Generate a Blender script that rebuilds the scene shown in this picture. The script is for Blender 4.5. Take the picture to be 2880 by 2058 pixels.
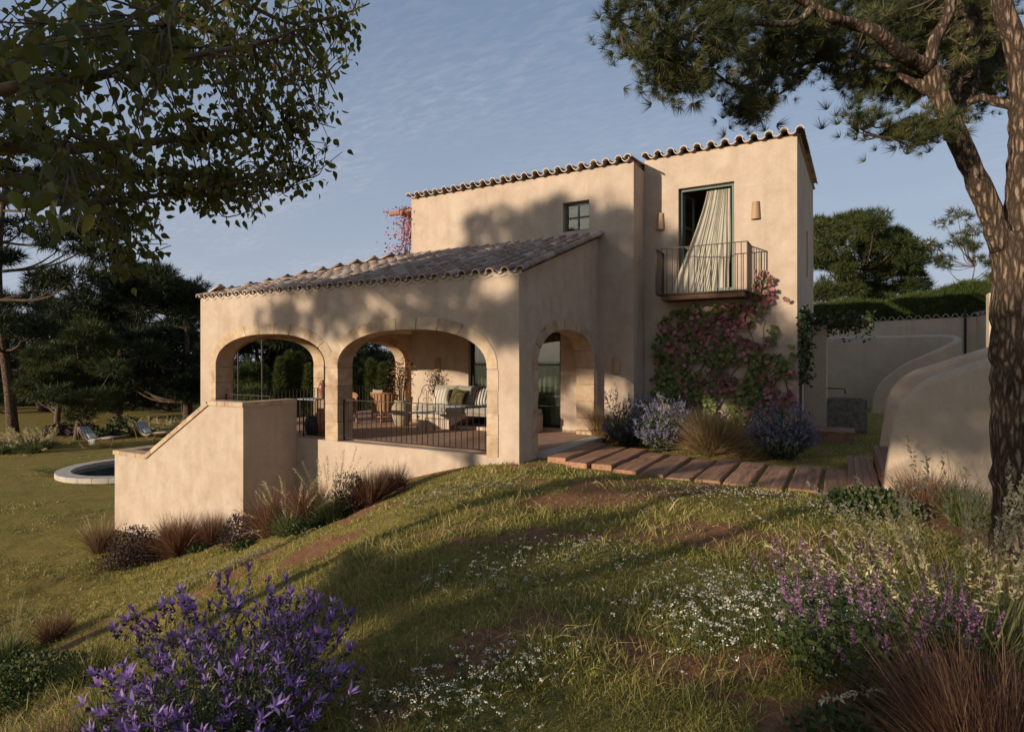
import bpy, math, random
import numpy as np
from mathutils import Vector, Matrix

for o in list(bpy.data.objects):
    bpy.data.objects.remove(o)
rng = np.random.default_rng(11)
random.seed(5)
SC = bpy.context.scene
COL = SC.collection

# ---------------------------------------------------------------- camera
# world axes follow the house: +X along the facade, +Y into the house, z=0 terrace floor
F = 1655.0
YAW = math.atan(1655.0 / 2939.0)
CA, SA = math.cos(YAW), math.sin(YAW)
EYE = 1.70
cam_d = bpy.data.cameras.new('camera')
cam = bpy.data.objects.new('camera', cam_d)
COL.objects.link(cam)
cam.location = (0, 0, EYE)
cam.rotation_euler = (math.pi / 2, 0, YAW)
cam_d.sensor_width = 36.0
cam_d.lens = 36.0 * F / 2880.0
cam_d.shift_y = -17.0 / 2880.0
cam_d.clip_start = 0.05
cam_d.clip_end = 3000.0
SC.camera = cam

# ---------------------------------------------------------------- light
SUN_EL = math.radians(11.5)
SUN_H = Vector((0.447, 0.894, 0)).normalized()          # horizontal travel of the light
w = bpy.data.worlds.new('World')
SC.world = w
w.use_nodes = True
nt = w.node_tree
nt.nodes.clear()
n_out = nt.nodes.new('ShaderNodeOutputWorld')
n_bg = nt.nodes.new('ShaderNodeBackground')
n_sky = nt.nodes.new('ShaderNodeTexSky')
n_sky.sky_type = 'NISHITA'
n_sky.sun_disc = False
n_sky.sun_elevation = SUN_EL
n_sky.sun_rotation = math.atan2(-SUN_H.x, -SUN_H.y)
n_sky.air_density = 1.0
n_sky.dust_density = 1.4
n_sky.ozone_density = 2.0
n_bg.inputs['Strength'].default_value = 0.105
# thin rippled cloud veil: noise over the direction projected on a high layer
tc = nt.nodes.new('ShaderNodeTexCoord')
sep = nt.nodes.new('ShaderNodeSeparateXYZ')
nt.links.new(tc.outputs['Generated'], sep.inputs[0])
zc = nt.nodes.new('ShaderNodeMath'); zc.operation = 'MAXIMUM'; zc.inputs[1].default_value = 0.03
nt.links.new(sep.outputs['Z'], zc.inputs[0])
zz = nt.nodes.new('ShaderNodeMath'); zz.operation = 'ADD'; zz.inputs[1].default_value = 0.10
nt.links.new(zc.outputs[0], zz.inputs[0])
dx = nt.nodes.new('ShaderNodeMath'); dx.operation = 'DIVIDE'
dy = nt.nodes.new('ShaderNodeMath'); dy.operation = 'DIVIDE'
nt.links.new(sep.outputs['X'], dx.inputs[0]); nt.links.new(zz.outputs[0], dx.inputs[1])
nt.links.new(sep.outputs['Y'], dy.inputs[0]); nt.links.new(zz.outputs[0], dy.inputs[1])
cmb = nt.nodes.new('ShaderNodeCombineXYZ')
nt.links.new(dx.outputs[0], cmb.inputs[0]); nt.links.new(dy.outputs[0], cmb.inputs[1])
def wnoise(scale, detail, rough, sx, sy, rot, dist=0.0):
    m = nt.nodes.new('ShaderNodeMapping')
    m.inputs['Scale'].default_value = (sx, sy, 1)
    m.inputs['Rotation'].default_value = (0, 0, rot)
    nt.links.new(cmb.outputs[0], m.inputs[0])
    n = nt.nodes.new('ShaderNodeTexNoise')
    n.inputs['Scale'].default_value = scale
    n.inputs['Detail'].default_value = detail
    n.inputs['Roughness'].default_value = rough
    n.inputs['Distortion'].default_value = dist
    nt.links.new(m.outputs[0], n.inputs['Vector'])
    return n
n_rip = wnoise(13.0, 5, 0.6, 1.0, 2.8, YAW + 0.45, 0.5)
n_big = wnoise(0.75, 3, 0.5, 1.0, 1.4, YAW + 0.2)
r1 = nt.nodes.new('ShaderNodeMapRange'); r1.inputs['From Min'].default_value = 0.42; r1.inputs['From Max'].default_value = 0.68
r2 = nt.nodes.new('ShaderNodeMapRange'); r2.inputs['From Min'].default_value = 0.44; r2.inputs['From Max'].default_value = 0.66
nt.links.new(n_rip.outputs['Fac'], r1.inputs['Value']); nt.links.new(n_big.outputs['Fac'], r2.inputs['Value'])
mul = nt.nodes.new('ShaderNodeMath'); mul.operation = 'MULTIPLY'
nt.links.new(r1.outputs[0], mul.inputs[0]); nt.links.new(r2.outputs[0], mul.inputs[1])
# veil takes the sky's own light, scaled and warmed where the cloud is
veil = nt.nodes.new('ShaderNodeMixRGB'); veil.blend_type = 'MULTIPLY'
veil.inputs['Fac'].default_value = 1.0
tint = nt.nodes.new('ShaderNodeMixRGB')
tint.inputs['Color1'].default_value = (0.98, 0.98, 0.98, 1)
tint.inputs['Color2'].default_value = (1.36, 1.20, 1.10, 1)
# an even high haze over the whole sky
hz = nt.nodes.new('ShaderNodeMixRGB'); hz.inputs['Fac'].default_value = 0.45
hz.inputs['Color2'].default_value = (2.1, 2.9, 4.35, 1)
nt.links.new(n_sky.outputs[0], hz.inputs['Color1'])
nt.links.new(mul.outputs[0], tint.inputs['Fac'])
nt.links.new(tint.outputs[0], veil.inputs['Color2'])
# pale aerosol band low over the whole horizon
hf = nt.nodes.new('ShaderNodeMapRange'); hf.inputs['From Min'].default_value = 0.0; hf.inputs['From Max'].default_value = 0.60
hf.inputs['To Min'].default_value = 0.85; hf.inputs['To Max'].default_value = 0.0
nt.links.new(sep.outputs['Z'], hf.inputs['Value'])
low = nt.nodes.new('ShaderNodeMixRGB'); low.inputs['Color2'].default_value = (3.8, 4.15, 4.95, 1)
nt.links.new(hf.outputs[0], low.inputs['Fac']); nt.links.new(hz.outputs[0], low.inputs['Color1'])
nt.links.new(low.outputs[0], veil.inputs['Color1'])
nt.links.new(veil.outputs[0], n_bg.inputs['Color'])
nt.links.new(n_bg.outputs[0], n_out.inputs['Surface'])

sun_d = bpy.data.lights.new('sun', 'SUN')
sun_d.energy = 4.6
sun_d.color = (1.0, 0.87, 0.70)
sun_d.angle = math.radians(0.65)
sun = bpy.data.objects.new('sun', sun_d)
COL.objects.link(sun)
TRAVEL = Vector((SUN_H.x * math.cos(SUN_EL), SUN_H.y * math.cos(SUN_EL), -math.sin(SUN_EL)))
sun.rotation_euler = TRAVEL.to_track_quat('-Z', 'Y').to_euler()
sun.location = (-20, -30, 20)

SC.view_settings.view_transform = 'Standard'
SC.view_settings.look = 'None'
SC.view_settings.exposure = 0.25
SC.view_settings.gamma = 1.0
SC.view_settings.use_curve_mapping = False
SC.render.engine = 'CYCLES'
SC.cycles.use_denoising = True
SC.cycles.max_bounces = 7
SC.cycles.diffuse_bounces = 4
SC.cycles.transparent_max_bounces = 12

# ---------------------------------------------------------------- picture geometry helpers
def ray(px, py):
    a = (px - 1440.0) / F
    b = (1012.0 - py) / F
    return np.array([a * CA - SA, a * SA + CA, b])
def at_d(px, py, d):                       # point at a given depth along the view axis
    r = ray(px, py) * d
    return np.array([r[0], r[1], r[2] + EYE])
def uv(px, d):
    r = ray(px, 1012) * d
    return float(r[0]), float(r[1])
def on_v(px, py, v):
    r = ray(px, py)
    return at_d(px, py, v / r[1])
def terrain0(u, v):
    q = 8.6 - np.asarray(v, float)                      # the bank also drops away in front of the house
    sh = 0.55 * np.clip(0.5 * (q + np.sqrt(q * q + 0.3)), 0, 9)
    t = np.clip((np.asarray(u, float) - sh + 13.8) / 9.2, 0, 1)
    return -2.37 + 2.27 * t * t * (3 - 2 * t)
# value noise
_tab = np.random.default_rng(3).random((256, 256))
def vnoise(x, y):
    x = np.asarray(x, float); y = np.asarray(y, float)
    xi = np.floor(x).astype(int); yi = np.floor(y).astype(int)
    fx = x - xi; fy = y - yi
    fx = fx * fx * (3 - 2 * fx); fy = fy * fy * (3 - 2 * fy)
    a = _tab[xi & 255, yi & 255]; b = _tab[(xi + 1) & 255, yi & 255]
    c = _tab[xi & 255, (yi + 1) & 255]; d = _tab[(xi + 1) & 255, (yi + 1) & 255]
    return (a * (1 - fx) + b * fx) * (1 - fy) + (c * (1 - fx) + d * fx) * fy
def fbm(x, y, o=4):
    s = 0; amp = 0.5; t = 0
    for i in range(o):
        s = s + amp * vnoise(np.asarray(x) * 2 ** i + 17 * i, np.asarray(y) * 2 ** i + 31 * i)
        t += amp; amp *= 0.5
    return s / t
def soil_mask(u, v):                        # bare earth patches, drawn out along the slope
    x = np.asarray(u) * CA + np.asarray(v) * SA; y = -np.asarray(u) * SA + np.asarray(v) * CA
    n = fbm(x * 0.95 + y * 0.2 + 5, y * 1.5 - x * 0.2 + 2, 5)
    k = np.clip((n - 0.575) / 0.10, 0, 1)
    fade = np.clip((np.asarray(u) + 10.5) / 3, 0, 1) * np.clip((13 - np.asarray(v)) / 3, 0, 1)
    return k * fade
def terrain(u, v):
    u = np.asarray(u, float); v = np.asarray(v, float)
    z = terrain0(u, v)
    far = np.clip(1 - (np.hypot(u, v) - 14) / 10, 0, 1)
    free = np.clip((8.6 - v) / 1.5, 0, 1)
    z = z + (fbm(u * 0.9 + 9, v * 0.9 + 4, 4) - 0.5) * 0.16 * far * free
    z = z + (fbm(u * 3.1 + 3, v * 3.1 + 8, 3) - 0.5) * 0.05 * far * free
    # a gentle swell of the lawn in front of the path
    z = z + 0.05 * np.exp(-(((u + 2.0) / 2.6) ** 2 + ((v - 7.7) / 0.8) ** 2))
    z = z - 0.03 * np.clip((v - 8.3) / 0.7, 0, 1) * np.clip((14.5 - v) / 1.0, 0, 1) * np.clip((u + 4.75) / 0.8, 0, 1) * np.clip((3 - u) / 2, 0, 1)
    return z
def tz(u, v):
    return float(terrain(np.array([u]), np.array([v]))[0])
def ground_at(px, d):
    u, v = uv(px, d)
    return np.array([u, v, tz(u, v)])
def ground_px(px, py):                      # where the pixel's ray meets the terrain
    r = ray(px, py)
    for d in np.arange(1.2, 60, 0.04):
        if EYE + r[2] * d < tz(r[0] * d, r[1] * d):
            return np.array([r[0] * d, r[1] * d, tz(r[0] * d, r[1] * d)]), d
    return None, None

# ---------------------------------------------------------------- objects
def link(name, me, mat=None, parent=None, smooth=False, **props):
    o = bpy.data.objects.new(name, me)
    COL.objects.link(o)
    if mat is not None and not me.materials:
        me.materials.append(mat)
    if smooth and len(me.polygons):
        me.polygons.foreach_set('use_smooth', np.ones(len(me.polygons), bool))
    if parent is not None:
        o.parent = parent
        o.matrix_parent_inverse = Matrix.Translation(-parent.location) if parent.type == 'EMPTY' else Matrix.Identity(4)
    for k, v in props.items():
        o[k] = v
    return o
def thing(name, label, cat, loc=(0, 0, 0), group=None):
    o = bpy.data.objects.new(name, None)
    COL.objects.link(o)
    o.location = [float(x) for x in loc]
    o.empty_display_size = 0.1
    o['label'] = label; o['category'] = cat
    if group: o['group'] = group
    return o
def tag(o, label, cat, group=None, kind=None):
    o['label'] = label; o['category'] = cat
    if group: o['group'] = group
    if kind: o['kind'] = kind
    return o
def bevel(o, wd=0.01, seg=2, ang=40):
    m = o.modifiers.new('bevel', 'BEVEL')
    m.width = wd; m.segments = seg; m.limit_method = 'ANGLE'; m.angle_limit = math.radians(ang)
    return o
def copy_tree(o, parent=None):
    c = o.copy()
    COL.objects.link(c)
    if parent is not None:
        c.parent = parent; c.matrix_parent_inverse = o.matrix_parent_inverse.copy()
    for ch in list(o.children):
        copy_tree(ch, c)
    return c

class MB:
    def __init__(self):
        self.v = []; self.f = []
    def add(self, vs, fs):
        b = len(self.v)
        self.v.extend([tuple(map(float, p)) for p in vs])
        self.f.extend([tuple(i + b for i in f) for f in fs])
        return self
    def box(self, a, b):
        x0, y0, z0 = a; x1, y1, z1 = b
        return self.add([(x0, y0, z0), (x1, y0, z0), (x1, y1, z0), (x0, y1, z0), (x0, y0, z1), (x1, y0, z1), (x1, y1, z1), (x0, y1, z1)],
                        [(3, 2, 1, 0), (4, 5, 6, 7), (0, 1, 5, 4), (1, 2, 6, 5), (2, 3, 7, 6), (3, 0, 4, 7)])
    def obox(self, c, ax, ay, az):          # oriented box: centre and three half-axes
        c, ax, ay, az = [np.array(q, float) for q in (c, ax, ay, az)]
        vs = [c + sx * ax + sy * ay + sz * az for sz in (-1, 1) for sx, sy in ((-1, -1), (1, -1), (1, 1), (-1, 1))]
        return self.add(vs, [(3, 2, 1, 0), (4, 5, 6, 7), (0, 1, 5, 4), (1, 2, 6, 5), (2, 3, 7, 6), (3, 0, 4, 7)])
    def tube(self, pts, rad, n=8, cap=True):
        pts = [np.array(p, float) for p in pts]
        if np.isscalar(rad): rad = [rad] * len(pts)
        vs = []; fs = []
        t0 = pts[1] - pts[0]; t0 = t0 / (np.linalg.norm(t0) + 1e-9)
        up = np.array([0, 0, 1.0]) if abs(t0[2]) < 0.9 else np.array([1.0, 0, 0])
        x = np.cross(t0, up); x /= np.linalg.norm(x)
        for i, p in enumerate(pts):
            t = pts[min(i + 1, len(pts) - 1)] - pts[max(i - 1, 0)]
            t = t / (np.linalg.norm(t) + 1e-9)
            x = x - t * np.dot(x, t); x /= np.linalg.norm(x) + 1e-9
            y = np.cross(t, x)
            for k in range(n):
                a = 2 * math.pi * k / n
                vs.append(p + rad[i] * (math.cos(a) * x + math.sin(a) * y))
        for i in range(len(pts) - 1):
            for k in range(n):
                fs.append((i * n + k, i * n + (k + 1) % n, (i + 1) * n + (k + 1) % n, (i + 1) * n + k))
        if cap:
            fs.append(tuple(reversed(range(n))))
            fs.append(tuple((len(pts) - 1) * n + k for k in range(n)))
        return self.add(vs, fs)
    def lathe(self, prof, c=(0, 0, 0), n=24, a0=0.0, a1=2 * math.pi):
        full = abs(a1 - a0 - 2 * math.pi) < 1e-6
        m = n if full else n + 1
        vs = []; fs = []
        for r, z in prof:
            for k in range(m):
                a = a0 + (a1 - a0) * k / n
                vs.append((c[0] + r * math.cos(a), c[1] + r * math.sin(a), c[2] + z))
        for i in range(len(prof) - 1):
            for k in range(n):
                k2 = (k + 1) % m
                fs.append((i * m + k, i * m + k2, (i + 1) * m + k2, (i + 1) * m + k))
        return self.add(vs, fs)
    def grid(self, P):                      # P: array rows x cols x 3
        P = np.asarray(P); r, c = P.shape[:2]
        return self.add(P.reshape(-1, 3), [(i * c + j, i * c + j + 1, (i + 1) * c + j + 1, (i + 1) * c + j) for i in range(r - 1) for j in range(c - 1)])
    def mesh(self, name):
        me = bpy.data.meshes.new(name)
        me.from_pydata(self.v, [], self.f)
        me.validate(); me.update()
        return me
    def build(self, name, mat, parent=None, smooth=False, **props):
        return link(name, self.mesh(name), mat, parent, smooth, **props)

def np_mesh(name, V, Fq, mat, parent=None, rnd=None, smooth=False, **props):
    """fast mesh: V (n,3), Fq (m,k) with k = 3 or 4; or a list of such arrays"""
    me = bpy.data.meshes.new(name)
    fl = Fq if isinstance(Fq, list) else [Fq]
    idx = np.concatenate([f.ravel() for f in fl]).astype(np.int32)
    tot = np.concatenate([np.full(len(f), f.shape[1], np.int32) for f in fl])
    start = np.concatenate([[0], np.cumsum(tot)[:-1]]).astype(np.int32)
    me.vertices.add(len(V)); me.vertices.foreach_set('co', np.asarray(V, np.float32).ravel())
    me.loops.add(len(idx)); me.loops.foreach_set('vertex_index', idx)
    me.polygons.add(len(tot)); me.polygons.foreach_set('loop_start', start)
    try: me.polygons.foreach_set('loop_total', tot)
    except Exception: pass
    if rnd is not None:
        at = me.attributes.new('rnd', 'FLOAT', 'POINT')
        at.data.foreach_set('value', np.asarray(rnd, np.float32))
    me.update(calc_edges=True)
    if parent is not None and 'kind' not in props: props['kind'] = 'stuff'
    return link(name, me, mat, parent, smooth, **props)

def unit(a):
    return a / (np.linalg.norm(a, axis=-1, keepdims=True) + 1e-9)
def rand_dirs(n, g=rng):
    return unit(g.normal(size=(n, 3)))
def frames(d, nrm):
    """columns x, y=d, z~nrm"""
    y = unit(d); x = unit(np.cross(y, nrm)); z = np.cross(x, y)
    return np.stack([x, y, z], axis=2)
def scatter(tv, tf, P, Rm, s, rnd):
    """place template on every point"""
    tv = np.asarray(tv, float); tf = np.asarray(tf, int)
    N = len(P); k = len(tv)
    s = np.asarray(s, float)
    sv = tv[None] * (s[:, None, None] if s.ndim == 1 else s[:, None, :])
    V = np.einsum('nij,nkj->nki', Rm, sv) + P[:, None, :]
    Fx = tf[None] + (np.arange(N) * k)[:, None, None]
    return V.reshape(-1, 3), Fx.reshape(-1, tf.shape[1]), np.repeat(rnd, k)
def merge(parts):
    V = []; Fs = {}; Rn = []; b = 0
    for v, f, r in parts:
        V.append(v); Rn.append(r)
        Fs.setdefault(f.shape[1], []).append(f + b); b += len(v)
    return np.concatenate(V), [np.concatenate(x) for x in Fs.values()], np.concatenate(Rn)
def blades(root, d, L, wd, droop, segs=3, rnd=None, side=None, g=rng):
    """curved grass blades / needles / stems as tapering strips"""
    N = len(root)
    L = np.broadcast_to(L, (N,)); wd = np.broadcast_to(wd, (N,)); droop = np.broadcast_to(droop, (N,))
    d = unit(d)
    if side is None:
        side = unit(np.cross(d, g.normal(size=(N, 3))))
    lat = unit(g.normal(size=(N, 3)) * [1, 1, .3]); curl = np.abs(g.normal(size=N)) * (.16 if segs > 2 else .05)
    ts = np.linspace(0, 1, segs + 1)
    V = np.zeros((N, 2 * (segs + 1), 3))
    for i, t in enumerate(ts):
        c = root + d * (L * t)[:, None]
        c[:, 2] -= droop * L * t * t
        c += lat * (curl * L * t * t)[:, None]
        hw = (wd * 0.5 * (1 - 0.92 * t ** 1.6))[:, None]
        V[:, 2 * i] = c - side * hw; V[:, 2 * i + 1] = c + side * hw
    f = np.array([(2 * i, 2 * i + 1, 2 * i + 3, 2 * i + 2) for i in range(segs)])
    Fx = f[None] + (np.arange(N) * 2 * (segs + 1))[:, None, None]
    if rnd is None: rnd = g.random(N)
    return V.reshape(-1, 3), Fx.reshape(-1, 4), np.repeat(rnd, 2 * (segs + 1))
def _tri(fs):
    out = []
    for f in fs:
        q = list(dict.fromkeys(f))
        for i in range(1, len(q) - 1): out.append((q[0], q[i], q[i + 1]))
    return np.array(out)
LEAF = (np.array([(0, 0, 0), (-.34, .28, .06), (.34, .28, .06), (-.30, .62, .03), (.30, .62, .03), (0, 1, -.10), (0, .30, -.03), (0, .64, -.03)]),
        _tri([(0, 6, 1, 1), (0, 2, 6, 6), (1, 6, 7, 3), (6, 2, 4, 7), (3, 7, 5, 5), (7, 4, 5, 5)]))
HEART = (np.array([(0, 0, 0), (-.17, .06, .03), (-.33, .26, .07), (-.31, .50, .05), (-.17, .76, .01), (0, 1.08, -.12), (.17, .76, .01), (.31, .50, .05), (.33, .26, .07), (.17, .06, .03), (0, .45, -.05)]),
         np.array([(10, i, (i + 1) % 10) for i in range(10)]))
DIAM = (np.array([(0, 0, 0), (-.28, .45, .03), (.28, .45, .03), (0, 1, 0)]), np.array([(0, 2, 3, 1)]))
TRI = (np.array([(-.06, 0, 0), (.06, 0, 0), (0, 1, 0)]), np.array([(0, 1, 2)]))
PETAL = (np.array([(-.05, 0, 0), (.05, 0, 0), (-.12, .5, .06), (.12, .5, .06), (-.07, .82, .03), (.07, .82, .03), (0, 1, -.06)]),
         _tri([(0, 1, 3, 2), (2, 3, 5, 4), (4, 5, 6, 6)]))
def _lobed():
    vs = [(0, .35, 0)]
    pts = [(0, 0), (.22, -.06), (.42, .06), (.34, .22), (.58, .38), (.40, .48), (.42, .72), (.20, .66), (0, 1.02)]
    outl = [(x, y) for x, y in pts] + [(-x, y) for x, y in reversed(pts[1:-1])]
    vs += [(x, y, 0.10 * abs(x) - 0.06 * (y - .4) ** 2) for x, y in outl]
    n = len(outl)
    return np.array(vs), np.array([(0, 1 + (i + 1) % n, 1 + i) for i in range(n)])
LOBED = _lobed()

# ---------------------------------------------------------------- materials
def mat(name):
    m = bpy.data.materials.new(name)
    m.use_nodes = True
    t = m.node_tree
    b = t.nodes['Principled BSDF']
    return m, t, b
def N(t, typ, **kw):
    n = t.nodes.new(typ)
    for k, v in kw.items():
        if k in n.inputs.keys(): n.inputs[k].default_value = v
        else: setattr(n, k, v)
    return n
def coords(t, scale=(1, 1, 1), rot=(0, 0, 0), out='Object'):
    c = N(t, 'ShaderNodeTexCoord'); m = N(t, 'ShaderNodeMapping')
    m.inputs['Scale'].default_value = scale; m.inputs['Rotation'].default_value = rot
    t.links.new(c.outputs[out], m.inputs[0])
    return m.outputs[0]
def noise(t, vec, scale, detail=4, rough=0.55, dist=0):
    n = N(t, 'ShaderNodeTexNoise', Scale=scale, Detail=detail, Roughness=rough, Distortion=dist)
    t.links.new(vec, n.inputs['Vector'])
    return n.outputs['Fac']
def ramp(t, fac, stops):
    r = N(t, 'ShaderNodeValToRGB')
    e = r.color_ramp.elements
    while len(e) < len(stops): e.new(0.5)
    for i, (p, c) in enumerate(stops):
        e[i].position = p; e[i].color = (*c, 1) if len(c) == 3 else c
    t.links.new(fac, r.inputs[0])
    return r.outputs[0]
def mix(t, fac, a, b, mode='MIX'):
    m = N(t, 'ShaderNodeMixRGB', blend_type=mode)
    for sock, v in ((0, fac), (1, a), (2, b)):
        if isinstance(v, (int, float)): m.inputs[sock].default_value = v
        elif isinstance(v, tuple): m.inputs[sock].default_value = (*v, 1)
        else: t.links.new(v, m.inputs[sock])
    return m.outputs[0]
def bump(t, b, h, dist=0.01, strength=0.6):
    n = N(t, 'ShaderNodeBump', Distance=dist, Strength=strength)
    t.links.new(h, n.inputs['Height']); t.links.new(n.outputs[0], b.inputs['Normal'])
def plaster(name, c0, c1, c2, scale=1.0):
    m, t, b = mat(name)
    v = coords(t)
    big = noise(t, v, 0.9 * scale, 6, 0.65, 0.9)
    mid = noise(t, v, 2.6 * scale, 6, 0.65, 0.3)
    fine = noise(t, v, 22, 6, 0.7)
    grain = noise(t, v, 140, 3, 0.7)
    streak = noise(t, coords(t, (1.6, 1.6, 0.22)), 2.2, 5, 0.6, 0.4)
    col = ramp(t, big, [(0.30, c0), (0.52, c1), (0.72, c2)])
    col = mix(t, 0.55, col, ramp(t, mid, [(0.32, c0), (0.5, c1), (0.68, c2)]))
    col = mix(t, mix(t, 1.0, ramp(t, streak, [(0.46, (0, 0, 0)), (0.72, (0.34, 0.34, 0.34))]), (1, 1, 1), 'MULTIPLY'), col, tuple(x * 0.78 for x in c0))
    pk = noise(t, v, 1.3 * scale, 5, 0.6, 1.2)
    col = mix(t, ramp(t, pk, [(0.50, (0, 0, 0)), (0.72, (0.45, 0.45, 0.45))]), col, (c1[0] * 0.95, c1[1] * 0.86, c1[2] * 0.84))
    col = mix(t, 0.18, col, ramp(t, fine, [(0.35, tuple(x * .75 for x in c1)), (0.65, tuple(min(1, x * 1.12) for x in c1))]))
    t.links.new(col, b.inputs['Base Color'])
    b.inputs['Roughness'].default_value = 0.92
    b.inputs['Specular IOR Level'].default_value = 0.15
    h = mix(t, 0.35, mix(t, 0.4, mid, fine), grain)
    bump(t, b, h, 0.02, 0.7)
    return m
M = {}
M['plaster'] = plaster('plaster', (0.39, 0.285, 0.205), (0.50, 0.385, 0.285), (0.60, 0.485, 0.375))
M['plaster_grey'] = plaster('plaster_garden', (0.45, 0.33, 0.225), (0.53, 0.405, 0.285), (0.60, 0.475, 0.35))
def simple(name, c, rough=0.6, metal=0.0, var=0.25, scale=6, bumpd=0.003, stretch=(1, 1, 1), spec=0.3):
    m, t, b = mat(name)
    v = coords(t, stretch)
    n1 = noise(t, v, scale, 6, 0.65, 0.3)
    col = ramp(t, n1, [(0.28, tuple(x * (1 - var) for x in c)), (0.72, tuple(min(1, x * (1 + var)) for x in c))])
    t.links.new(col, b.inputs['Base Color'])
    b.inputs['Roughness'].default_value = rough
    b.inputs['Metallic'].default_value = metal
    b.inputs['Specular IOR Level'].default_value = spec
    if bumpd: bump(t, b, noise(t, v, scale * 5, 5, 0.7), bumpd, 0.6)
    return m
def stone_mat():
    m, t, b = mat('limestone')
    v = coords(t)
    oi = N(t, 'ShaderNodeObjectInfo')
    n1 = noise(t, v, 3.2, 6, 0.65, 0.5); n2 = noise(t, v, 38, 6, 0.75)
    col = ramp(t, n1, [(0.30, (0.34, 0.235, 0.145)), (0.46, (0.45, 0.335, 0.225)), (0.60, (0.53, 0.415, 0.30)), (0.76, (0.60, 0.49, 0.37))])
    tin = ramp(t, oi.outputs['Random'], [(0.0, (0.82, 0.76, 0.70)), (0.5, (1.0, 0.96, 0.92)), (1.0, (1.14, 1.08, 1.0))])
    col = mix(t, 1.0, col, tin, 'MULTIPLY')
    col = mix(t, ramp(t, n2, [(0.5, (0, 0, 0)), (0.72, (0.4, 0.4, 0.4))]), col, (0.30, 0.21, 0.14))
    t.links.new(col, b.inputs['Base Color'])
    b.inputs['Roughness'].default_value = 0.95
    b.inputs['Specular IOR Level'].default_value = 0.1
    bump(t, b, mix(t, 0.5, n1, n2), 0.03, 0.6)
    return m
M['stone'] = stone_mat()
def tile_mat():
    m, t, b = mat('clay_tile')
    v = coords(t)
    oi = N(t, 'ShaderNodeObjectInfo')
    at = N(t, 'ShaderNodeAttribute', attribute_name='rnd')
    sm = N(t, 'ShaderNodeMath', operation='ADD'); t.links.new(oi.outputs['Random'], sm.inputs[0]); t.links.new(at.outputs['Fac'], sm.inputs[1])
    fr = N(t, 'ShaderNodeMath', operation='FRACT'); t.links.new(sm.outputs[0], fr.inputs[0])
    wv = N(t, 'ShaderNodeVectorMath', operation='ADD'); t.links.new(v, wv.inputs[0]); t.links.new(oi.outputs['Location'], wv.inputs[1])
    n1 = noise(t, wv.outputs[0], 7, 6, 0.7, 0.8); n2 = noise(t, wv.outputs[0], 45, 5, 0.7)
    base = ramp(t, fr.outputs[0], [(0.0, (0.17, 0.105, 0.078)), (0.2, (0.29, 0.185, 0.138)), (0.4, (0.21, 0.15, 0.125)), (0.6, (0.38, 0.29, 0.235)), (0.8, (0.20, 0.125, 0.095)), (1.0, (0.50, 0.42, 0.355))])
    col = mix(t, ramp(t, n1, [(0.48, (0, 0, 0)), (0.72, (0.6, 0.6, 0.6))]), base, (0.40, 0.32, 0.25))
    col = mix(t, ramp(t, n2, [(0.55, (0, 0, 0)), (0.72, (0.6, 0.6, 0.6))]), col, (0.13, 0.09, 0.07))
    t.links.new(col, b.inputs['Base Color'])
    b.inputs['Roughness'].default_value = 0.9
    b.inputs['Specular IOR Level'].default_value = 0.15
    bump(t, b, mix(t, 0.5, n1, n2), 0.008, 0.6)
    return m
M['tile'] = tile_mat()
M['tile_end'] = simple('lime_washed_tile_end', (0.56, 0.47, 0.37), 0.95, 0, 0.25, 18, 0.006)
M['mortar'] = simple('lime_mortar', (0.52, 0.43, 0.34), 0.95, 0, 0.2, 14, 0.01)
M['iron'] = simple('rusted_iron', (0.035, 0.026, 0.021), 0.55, 0.3, 0.5, 30, 0.001)
M['balcony_iron'] = simple('brown_painted_iron', (0.048, 0.033, 0.025), 0.55, 0.1, 0.3, 30, 0.001)
def wood_mat(name, c, var=0.35, axis=1, rough=0.75, grain=14.0, deep=0.006):
    m, t, b = mat(name)
    s = [grain, grain, grain]; s[axis] = 0.9
    oi = N(t, 'ShaderNodeObjectInfo')
    v0 = coords(t, tuple(s))
    v = N(t, 'ShaderNodeVectorMath', operation='ADD'); t.links.new(v0, v.inputs[0])
    sc = N(t, 'ShaderNodeVectorMath', operation='SCALE'); sc.inputs['Scale'].default_value = 40; 
    cb = N(t, 'ShaderNodeCombineXYZ'); 
    for i in range(3): t.links.new(oi.outputs['Random'], cb.inputs[i])
    t.links.new(cb.outputs[0], sc.inputs[0]); t.links.new(sc.outputs[0], v.inputs[1])
    n1 = noise(t, v.outputs[0], 1.0, 7, 0.7, 1.4)
    n2 = noise(t, v.outputs[0], 0.22, 3, 0.5, 0.6)
    n3 = noise(t, v.outputs[0], 4.0, 4, 0.7, 0.5)
    col = ramp(t, n1, [(0.28, tuple(x * (1 - 1.6 * var) for x in c)), (0.5, c), (0.75, tuple(min(1, x * (1 + var)) for x in c))])
    col = mix(t, 1.0, col, ramp(t, n2, [(0.3, (0.75, 0.72, 0.70)), (0.7, (1.12, 1.08, 1.05))]), 'MULTIPLY')
    col = mix(t, 1.0, col, ramp(t, oi.outputs['Random'], [(0.0, (0.84, 0.84, 0.86)), (1.0, (1.12, 1.06, 1.02))]), 'MULTIPLY')
    t.links.new(col, b.inputs['Base Color'])
    b.inputs['Roughness'].default_value = rough
    b.inputs['Specular IOR Level'].default_value = 0.25
    bump(t, b, mix(t, 0.35, n1, n3), deep, 0.9)
    return m
M['sleeper'] = wood_mat('weathered_sleeper', (0.36, 0.205, 0.125), 0.42, 1, 0.85, 16, 0.014)
M['deck'] = wood_mat('deck_board', (0.30, 0.165, 0.105), 0.25, 1, 0.7, 26, 0.003)
M['log'] = wood_mat('rough_log', (0.33, 0.20, 0.11), 0.35, 0, 0.8, 14, 0.008)
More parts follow.
